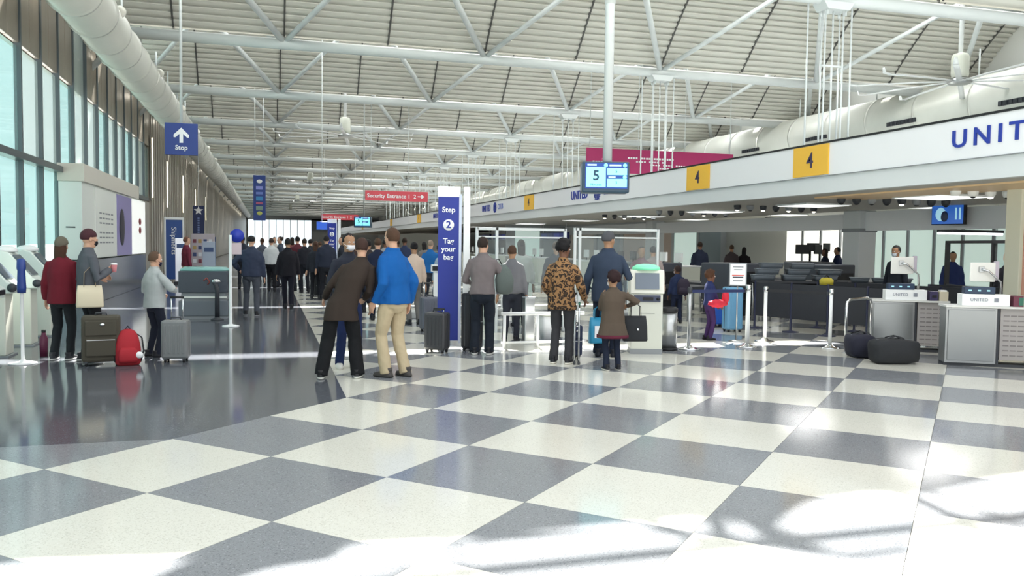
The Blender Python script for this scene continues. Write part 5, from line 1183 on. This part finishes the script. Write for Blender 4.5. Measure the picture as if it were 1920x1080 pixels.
def scanner_unit(lb, x, y, rz=0):
    t = thing('baggage_scanner', lb, 'scanner', (x, y, 0), radians(rz))
    MB().bx(-.5, .5, -.5, .5, .35, 1.25).build('scanner_tunnel', mat('scanner grey', '4a4e56', .45), t, bevel=.03); MB().bx(-.4, .4, -.52, -.5, .72, 1.05).build('tunnel_mouth', black_m, t, bevel=.01)
    MB().bx(-.45, .45, -1.6, -.5, .66, .74).build('conveyor', dkgrey_m, t, bevel=.01); MB().bx(-.45, .45, .5, 1.6, .66, .74).build('conveyor', dkgrey_m, t, bevel=.01)
    for a in (-1.5, -.6, .6, 1.5):
        for b_ in (-.38, .38): MB().tube([(b_, a, 0), (b_, a, .66)], .03, 8).build('leg', steel_m, t)
    MB().bx(-.45, .45, -.45, .45, 0, .35).build('scanner_base', dkgrey_m, t)
scanner_unit('dark baggage scanner beyond the trash bin', 9.0, 18.6, 20); scanner_unit('dark baggage scanner behind the framed notice', 11.0, 18.4, 20); scanner_unit('dark baggage scanner behind the queue panels', 13.0, 17.4, 20); scanner_unit('dark baggage scanner beside the grey column', 15.0, 20.8, 20)
def table(lb, x, y, L, rz):
    t = thing('search_table', lb, 'table', (x, y, 0), radians(rz)); MB().bx(0, L, 0, .7, .86, .92).build('table_top', dkgrey_m, t, bevel=.01); MB().bx(0, L, .66, .69, .3, .86).build('modesty_panel', mat('panel charcoal', '2b2d33', .8), t)
    for a in (.05, L-.05):
        for b_ in (.05, .65): MB().tube([(a, b_, 0), (a, b_, .86)], .025, 8).build('leg', steel_m, t)
table('long dark search table behind the queue panels, holding the bins', 10.35, 16.2, 2.4, -22); table('dark search table nearer the desks, holding small bins', 11.9, 15.1, 1.2, -35)
for i in range(9):
    r = i//3; a = i % 3; x = 10.6+a*.62+.1*r; y = 16.35-a*.25+.0*r; z = .92+.13*r*(1)
    if r == 2 and a == 2: continue
    t = thing('security_bin', '%s grey security bin in the stack %s' % (('bottom', 'middle', 'topmost')[r], ('closest to the framed notice', 'at the middle of the long search table', 'closest to the yellow bag')[a]), 'bin', (x, y, z), radians(-22), 'security bins on the search table')
    q = MB(); q.loft([(0, 0, 0, .23, .18), (0, 0, .115, .25, .20)], 16, 9); q.build('bin_shell', mat('bin grey', '5a626a', .5), t); q = MB(); q.loft([(0, 0, .108, .26, .21), (0, 0, .125, .26, .21)], 16, 9); q.build('bin_rim', mat('bin rim', '7c848c', .5), t)
for i, (x, y, lb) in enumerate([(12.2, 15.15, 'small grey bin at the near end of the short search table'), (12.55, 14.9, 'small grey bin in the middle of the short search table'), (12.9, 14.7, 'small grey bin at the desk end of the short search table')]):
    t = thing('security_bin', lb, 'bin', (x, y, .92), radians(-35)); q = MB(); q.loft([(0, 0, 0, .16, .14), (0, 0, .10, .2, .17)], 16, 6); q.build('bin_shell', mat('bin grey', '5a626a', .5), t); q = MB(); q.loft([(0, 0, .095, .21, .18), (0, 0, .11, .21, .18)], 16, 6); q.build('bin_rim', mat('bin rim', '7c848c', .5), t)
t = thing('yellow_bag', 'yellow bag on the search table by the bright opening', 'bag', (10.64, 14.18, .92)); MB().loft([(0, 0, 0, .13, .09), (0, 0, .09, .14, .09), (0, 0, .14, .09, .05)], 18, 3).build('bag_body', mat('bag yellow', 'c8b83a', .6), t); q = MB(); q.tube([(-.06, 0, .13), (0, 0, .2), (.06, 0, .13)], .01, 8); q.build('handle', black_m, t)
for i, (px_, fw, lb) in enumerate([((18.0, 24.4), 1.62, 'black monitor on a stand before the bright opening'), ((15.6, 21.6), 1.55, 'black double monitor on a stand near the grey column')]):
    t = thing('stand_monitor', lb, 'monitor', (px_[0], px_[1], 0)); MB().tube([(0, 0, .02), (0, 0, fw)], .035, 10).build('stand_pole', black_m, t); MB().lathe([(.25, 0), (.25, .02), (.05, .05)]).build('stand_base', black_m, t)
    for s in (-1, 1): MB().box((s*.27, 0, fw+.05), (.40, .05, .28), rz=s*.4).build('screen', black_m, t, bevel=.01)

# panels and lamps added to brighten the space under the canopy
for i, (x, y) in enumerate([(12.6, 13.4), (12.6, 17.4), (12.6, 22), (12.6, 27), (12.6, 33), (12.6, 40), (12.6, 50), (20.5, 14), (20.5, 22), (20.5, 30), (20.5, 38)]):
    z = 2.70 if x < 16 else 3.02
    t = thing('ceiling_panel_light', 'flat square light panel set in the canopy ceiling', 'light', (x, y, z-.045), 0, 'panel lights under the canopy'); MB().bx(-.62, .62, -.62, .62, 0, .04).build('panel_frame', white_m, t, bevel=.005); MB().bx(-.58, .58, -.58, .58, -.01, 0).build('diffuser', soft_m, t)
    l = area('panel_lamp', (x, y, z-.08), 1.15, 1.15, 30 if x < 16 else 70)
finish()
